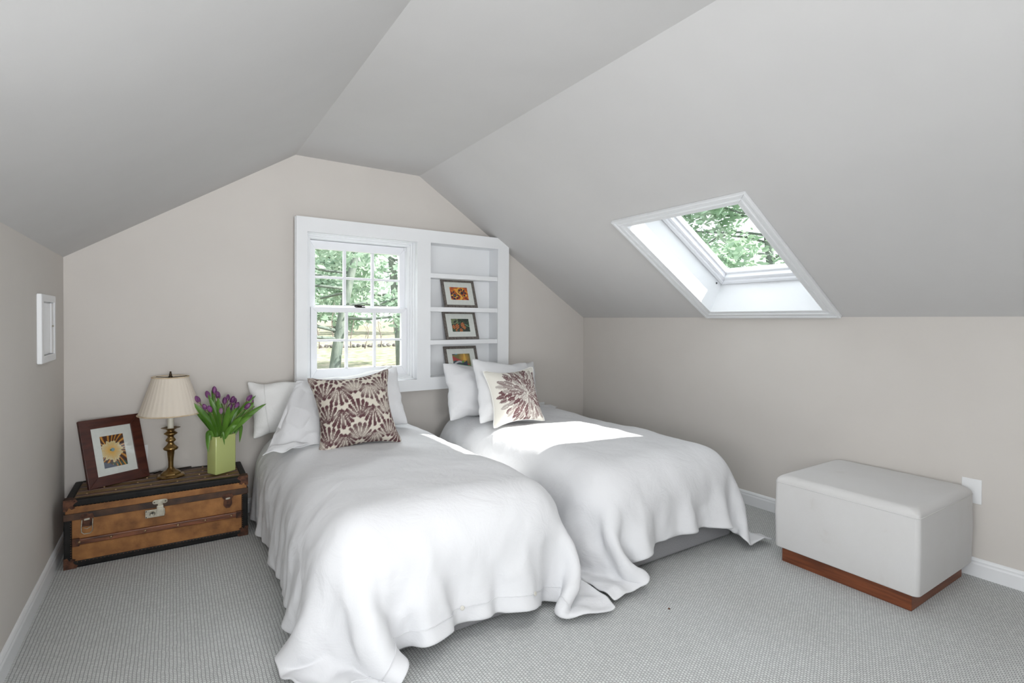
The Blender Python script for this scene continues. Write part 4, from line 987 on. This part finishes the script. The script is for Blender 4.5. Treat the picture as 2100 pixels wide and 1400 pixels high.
cd = MB(); cd.tube([(-.02, .05, .008), (-.05, .075, .016), (-.08, .070, .006), (-.07, .10, .004), (.02, .128, .004), (.10, .135, .004)], .0026, 8); cd.build('cord', 'brass_dark', lp)
bl = MB(); bl.lathe([(.012, bz(.672)), (.014, bz(.69)), (.027, bz(.73)), (.028, bz(.75)), (.018, bz(.77)), (.0001, bz(.776))], (0, 0, 0), 24); bl.build('bulb', 'plastic', lp)

# ------------------------------------------------------------------ vase
vA, vL, vR = Vector((.196, 3.314, 0)), Vector((.149, 3.384, 0)), Vector((.302, 3.376, 0))
vz = TZ+.0045; vh = .212; ctr = (vL+vR)/2
ve = empty('flower_vase', (ctr.x, ctr.y, vz), 0, 'glossy lime green rectangular ceramic vase holding tulips on the trunk', 'vase')
uR = (vR-vA).normalized(); uB = Vector((-uR.y, uR.x, 0)); lenR = (vR-vA).length; lenB = .080
C0 = vA+uR*lenR/2+uB*lenB/2; ve.location = (C0.x, C0.y, vz)
def rrect(hw, hd, rad, n=6):
    pts = []
    for (cx, cy, a0) in ((hw-rad, hd-rad, 0), (-hw+rad, hd-rad, 90), (-hw+rad, -hd+rad, 180), (hw-rad, -hd+rad, 270)):
        for k in range(n+1):
            a = R(a0+90*k/n); p = (cx+rad*math.cos(a), cy+rad*math.sin(a)); pts.append(uR*p[0]+uB*p[1])
    return pts
hw, hd = lenR/2, lenB/2
def rings_obj(name, rings, mt, par, cap0=True, cap1=True):
    mb = MB(); m_ = len(rings[0]); vs = [p for r_ in rings for p in r_]
    mb.add(vs, [(j*m_+i, j*m_+(i+1) % m_, (j+1)*m_+(i+1) % m_, (j+1)*m_+i) for j in range(len(rings)-1) for i in range(m_)], True)
    if cap0: mb.add(rings[0][::-1], [tuple(range(m_))])
    if cap1: mb.add(rings[-1], [tuple(range(m_))])
    return mb.build(name, mt, par)
zz = lambda pts, z: [(p.x, p.y, z) for p in pts]
rings_obj('vase_body', [zz(rrect(hw-.004, hd-.004, .006), 0), zz(rrect(hw-.001, hd-.001, .007), .002), zz(rrect(hw, hd, .008), .006), zz(rrect(hw, hd, .008), vh-.004),
          zz(rrect(hw-.001, hd-.001, .008), vh-.001), zz(rrect(hw-.003, hd-.003, .007), vh), zz(rrect(hw-.006, hd-.006, .005), vh-.002), zz(rrect(hw-.006, hd-.006, .005), .02)], 'vase', ve)

# ------------------------------------------------------------------ tulips
rnd = random.Random(5)
H = [(0.113, 3.38, 0.748), (0.169, 3.4, 0.772), (0.198, 3.42, 0.791), (0.214, 3.38, 0.766), (0.154, 3.36, 0.713), (0.176, 3.34, 0.702), (0.224, 3.33, 0.691), (0.245, 3.4, 0.731), (0.263, 3.43, 0.747), (0.275, 3.37, 0.739), (0.265, 3.38, 0.696), (0.299, 3.4, 0.699), (0.369, 3.4, 0.736), (0.399, 3.44, 0.72), (0.446, 3.42, 0.721), (0.343, 3.35, 0.702), (0.293, 3.44, 0.72)]
HL = ['purple tulip leaning furthest left, beside the lamp shade', 'tall purple tulip just left of the topmost bloom', 'topmost purple tulip of the bunch', 'purple tulip just right of the topmost bloom',
      'narrow purple tulip low on the left of the bunch', 'dark purple tulip with wide bloom, front left of the bunch', 'pale mauve tulip, lowest bloom at the front of the bunch', 'closed purple tulip in the middle, behind the pale one',
      'small purple tulip at the back of the middle blooms', 'plump purple tulip at the centre right of the bunch', 'purple tulip half hidden by a broad leaf in the middle', 'purple tulip tilting right beside the gap in the bunch',
      'large purple tulip highest on the right side', 'small purple tulip peeping behind the right side leaves', 'purple tulip reaching furthest right, toward the bed', 'purple tulip lowest on the right side', 'purple tulip mostly hidden behind the centre right bloom']
TIP = {0: [(.087, 3.36, .743), (.099, 3.38, .692)], 1: [(.162, 3.37, .780)], 2: [(.183, 3.43, .797), (.126, 3.41, .70)], 3: [(.209, 3.35, .763)], 4: [(.161, 3.35, .697)], 5: [(.205, 3.40, .738)], 6: [(.261, 3.30, .718)], 7: [(.232, 3.42, .72)],
       8: [(.286, 3.43, .704)], 9: [(.301, 3.34, .699)], 10: [(.27, 3.42, .69)], 11: [(.323, 3.40, .699)], 12: [(.408, 3.40, .753)], 13: [(.43, 3.45, .72)], 14: [(.45, 3.44, .737), (.459, 3.36, .706)], 15: [(.382, 3.33, .649)], 16: [(.327, 3.32, .649)]}
def bez(a, b, c, t): return a*(1-t)**2+b*2*t*(1-t)+c*t*t
def leaf(parent, o0, base, mid, tip, wd, name='leaf'):
    n, m_ = 16, 7; P = np.zeros((n, m_, 3)); pv = None
    for i in range(n):
        t = i/(n-1); p = bez(base, mid, tip, t); d_ = (bez(base, mid, tip, min(1, t+.02))-bez(base, mid, tip, max(0, t-.02))).normalized()
        side = d_.cross(Vector((.35, -1, .15))).normalized(); up = side.cross(d_)
        w_ = wd*(math.sin(math.pi*min(1, t*.88+.10))**.75)*(1 if t < .97 else .25)
        for j in range(m_):
            s = (j/(m_-1))*2-1; P[i, j] = p+side*(w_*s)+up*(-.35*w_*(1-s*s)+.12*w_*math.sin(t*9+s*2))-o0
    grid_obj(name, P, 'leaf', parent, solid=.0008, sub=1)
for k, (hx_p, hy, hz) in enumerate(H):
    head = Vector((hx_p, hy, hz)); fx = (hx_p-.24)/.22
    mouth = C0+uR*(max(-.8, min(.8, fx*.9))*(hw-.014))+uB*(rnd.uniform(-.6, .6)*(hd-.014)); mouth.z = vz+vh-.01
    foot = C0+uR*(fx*.25*hw)+uB*rnd.uniform(-.3, .3)*hd; foot.z = vz+.05
    e_ = empty('tulip', mouth, 0, HL[k], 'tulip', 'purple tulips in the green vase'); o0 = Vector(mouth)
    mid = mouth+(mouth-foot).normalized()*.09; mid = mid*.6+Vector((mouth.x*.6+head.x*.4, mouth.y*.6+head.y*.4, (mouth.z+head.z)/2))*.4
    hb = head-Vector((0, 0, .018))
    if abs(fx) > .5: hb = head-Vector((math.copysign(.010, fx), 0, .014))
    pts = [foot-o0]+[bez(mouth, mid, hb, t/8)-o0 for t in range(9)]
    st = MB(); st.tube(pts, [.0024]*len(pts), 7); st.build('stem', 'stem', e_)
    ax = (hb-mid).normalized(); ax = (ax+Vector((0, 0, .25))).normalized()
    q = ax.to_track_quat('Z', 'Y').to_matrix(); fl_ = MB(); sc_ = {6: .85, 8: .85, 13: .75, 4: .9, 7: .95}.get(k, 1.0)*1.15
    for layer, (K, off, rr_) in enumerate(((3, 0, .0095), (3, math.pi/3, .0112))):
        for j in range(K):
            a0 = off+2*math.pi*j/K+k; n, m_ = 9, 5; vs = []
            for ii in range(n):
                t = ii/(n-1); rad = rr_*math.sin(math.pi*(.12+.80*t))**.8*(1.0 if t < .9 else .85); 
                if t > .999: rad = .0012
                half = 1.05*math.sin(math.pi*(.15+.8*t)) if t < .98 else .12
                for jj in range(m_):
                    s = jj/(m_-1)*2-1; a = a0+half*s; vs.append(hb-o0+q @ (Vector((rad*math.cos(a), rad*math.sin(a), .040*t))*sc_))
            fl_.add(vs, [(ii*m_+jj, ii*m_+jj+1, (ii+1)*m_+jj+1, (ii+1)*m_+jj) for ii in range(n-1) for jj in range(m_-1)], True)
    fo = fl_.build('blossom', 'petal_pale' if k == 6 else 'petal', e_); z_ = fo.modifiers.new('t', 'SOLIDIFY'); z_.thickness = .0009
    bb = MB(); bb.lathe([(.0024, -.001), (.0065*sc_, .003), (.0085*sc_, .007)], hb-o0, 12, axis=q); bb.build('blossom_base', 'petal_base', fo)
    for li, tp in enumerate(TIP.get(k, [])):
        tip = Vector(tp); b0 = mouth+Vector((rnd.uniform(-.008, .008), -.004, -.01)); ml = (b0+tip)/2+Vector(((tip.x-b0.x)*-.12, -.012, .022))
        leaf(e_, o0, b0, ml, tip, .0150+rnd.uniform(-.002, .003))
    if k == 0: leaf(e_, o0, Vector((.185, 3.345, vz+vh-.02)), Vector((.155, 3.325, .640)), Vector((.159, 3.318, .469)), .017)
    if k == 6: leaf(e_, o0, Vector((.222, 3.325, vz+vh-.01)), Vector((.225, 3.290, .625)), Vector((.238, 3.302, .500)), .0085)
    if k == 15: leaf(e_, o0, Vector((.290, 3.385, vz+vh-.02)), Vector((.345, 3.40, .655)), Vector((.323, 3.42, .480)), .014)
    if k == 10: leaf(e_, o0, Vector((.240, 3.335, vz+vh-.02)), Vector((.258, 3.31, .60)), Vector((.302, 3.325, .603)), .016)

# crumbs on the carpet
cr = MB(); cr.lathe([(.0001, 0), (.0045, .002), (.004, .005), (.0001, .007)], (0, 0, 0), 7); o = cr.build('crumb', 'crumb'); o.location = (1.735, 1.459, 0); tag(o, 'tiny dark brown crumb on the carpet in front of the beds', 'crumb')

# ------------------------------------------------------------------ OUTSIDE
GZ = -.60
gm = MB(); gm.add([(-30, 3.85, GZ), (90, 3.85, GZ), (90, 36, GZ), (-30, 36, GZ)], [(0, 1, 2, 3)]); go = gm.build('lawn', 'lawn', kind='structure')
gm = MB(); gm.add([(-60, 36, GZ), (120, 36, GZ), (120, 95, GZ+1.6), (-60, 95, GZ+1.6)], [(0, 1, 2, 3)]); go = gm.build('field', 'lawn', kind='structure')
def tree(name, base, h_, spread, nleaf, seed, label, fol='foliage', bark='bark', lean=(0, 0), leaf_size=.10, crown_lo=.3, trunk_r=.16, branches=26, sub_b=4, flatb=.15, cluster=1.0):
    rg = random.Random(seed); e_ = empty(name, base, 0, label, 'tree')
    top = Vector((lean[0], lean[1], h_)); tr = MB(); tpts = [Vector((lean[0]*t+.15*math.sin(t*5+seed), lean[1]*t+.15*math.cos(t*4+seed)-.15, h_*t)) for t in [i/10 for i in range(11)]]
    tr.tube(tpts, [trunk_r*(1-.85*t/10) for t in range(11)], 10); tr.build('trunk', bark, e_)
    bm_ = MB(); ends = []
    for b_ in range(branches):
        t = crown_lo+(1-crown_lo)*(b_+rg.random())/branches; i = min(9, int(t*10)); p0 = tpts[i].lerp(tpts[i+1], t*10-i)
        a = rg.uniform(0, 6.283); L_ = spread*(1.15-t)*rg.uniform(.7, 1.2)+.3; dr = Vector((math.cos(a), math.sin(a), rg.uniform(-.1, .5)*flatb*4)).normalized()
        pts = [p0]; 
        for s in range(1, 7): pts.append(p0+dr*L_*s/6+Vector((0, 0, -.10*L_*(s/6)**2+.05*math.sin(s*1.7+b_)))+Vector((rg.uniform(-.05, .05), rg.uniform(-.05, .05), rg.uniform(-.04, .04)))*L_*.6)
        rr_ = trunk_r*.30*(1.2-t); bm_.tube(pts, [rr_*(1-.13*s) for s in range(7)], 6); ends += [(q, L_) for q in pts[2:]]
        for s_ in range(sub_b):
            q0 = pts[rg.randint(2, 5)]; d2 = (dr+Vector((rg.uniform(-1, 1), rg.uniform(-1, 1), rg.uniform(-.5, .5)))*.9).normalized(); l2 = L_*rg.uniform(.25, .5)
            pp = [q0+d2*l2*s/4+Vector((0, 0, -.05*l2*(s/4)**2))+Vector((rg.uniform(-.03, .03),)*3)*l2 for s in range(5)]; bm_.tube(pp, [rr_*.35*(1-.2*s) for s in range(5)], 5); ends += [(q, l2) for q in pp[1:]]
    bm_.build('branches', bark, e_)
    lf = MB(); V_ = []; F_ = []
    for k in range(nleaf):
        q, l_ = rg.choice(ends); p = q+Vector((rg.gauss(0, .20), rg.gauss(0, .20), rg.gauss(0, .16)))*cluster
        a = Vector((rg.gauss(0, 1), rg.gauss(0, 1), rg.gauss(0, .6))).normalized(); b_ = a.orthogonal().normalized(); s = leaf_size*rg.uniform(.5, 1.1)
        n0 = len(V_); V_ += [p-a*s, p-a*s*.3+b_*s*.55, p+a*s*.45+b_*s*.45, p+a*s, p+a*s*.45-b_*s*.45, p-a*s*.3-b_*s*.55]; F_.append(tuple(range(n0, n0+6)))
    lf.add(V_, F_); o = lf.build('foliage', fol, e_); return e_
tree('garden_tree', (2.2, 9.5, GZ), 6.5, 3.4, 20000, 3, 'pale green tree with leaning trunk seen through the left window panes', lean=(1.6, .5), leaf_size=.075, crown_lo=.22, trunk_r=.11, branches=34)
tree('garden_tree', (6.9, 18.5, GZ), 9.0, 4.2, 22000, 8, 'pale green tree standing behind the right window panes', lean=(-.3, .3), leaf_size=.115, crown_lo=.24, trunk_r=.20, branches=32)
tree('garden_tree', (8.6, 5.2, GZ), 7.5, 2.6, 38000, 15, 'leafy tree overhead filling most of the skylight', fol='foliage2', lean=(.2, .4), leaf_size=.075, crown_lo=.18, trunk_r=.10, branches=44, cluster=.8)
# far woods behind the field
for k, (x, y_, lab) in enumerate(((13.0, 52, 'hazy tree in the far woods, leftmost through the lower sash'), (19.0, 68, 'hazy tree standing deepest in the far woods beyond the field'), (22.5, 50, 'hazy tree in the far woods, behind the right window panes'))):
    tree('distant_tree', (x, y_, GZ+.6), 9+k, 3.6, 1800, 40+k, lab, leaf_size=.5, branches=14, sub_b=2, crown_lo=.12, trunk_r=.25, cluster=2.6)
# saplings along the stone wall
rs = random.Random(77)
for k in range(12):
    x = 7.0+k*.66+rs.uniform(-.1, .1); e_ = MB(); hgt = rs.uniform(1.6, 3.2); p0 = Vector((0, 0, 0)); pts = [Vector((.12*math.sin(j+k), 0, hgt*j/5)) for j in range(6)]
    e_.tube(pts, [.035*(1-.14*j) for j in range(6)], 6)
    for j in range(5): z_ = hgt*(.3+.13*j); e_.tube([Vector((.1*math.sin(z_+k), 0, z_)), Vector((rs.uniform(-.38, .38), .1, z_+.5))], [.014, .005], 5)
    o = e_.build('sapling', 'bark_pale'); o.location = (x, 33.6+rs.uniform(-.8, .8), GZ-.02); tag(o, 'bare pale sapling in the thicket along the stone wall', 'sapling', 'bare saplings along the stone wall')
for k in range(31):
    x = 5.5+k*.345; bm = bmesh.new(); bmesh.ops.create_icosphere(bm, subdivisions=2, radius=.16)
    for v in bm.verts: v.co *= 1+.35*noise.noise(v.co*9+Vector((k*3.1, 0, 0))); 
    for v in bm.verts: v.co.z *= .75
    me = bpy.data.meshes.new('field_stone'); bm.to_mesh(me); bm.free(); me.materials.append(M['stone']); o = bpy.data.objects.new('field_stone', me); COL.objects.link(o)
    o.location = (x, 34.6+.1*math.sin(k*2.3), GZ+.10+.02*math.sin(k)); o.rotation_euler = (0, 0, k); tag(o, 'rounded stone in the low wall at the edge of the lawn', 'stone', 'stones of the low garden wall')
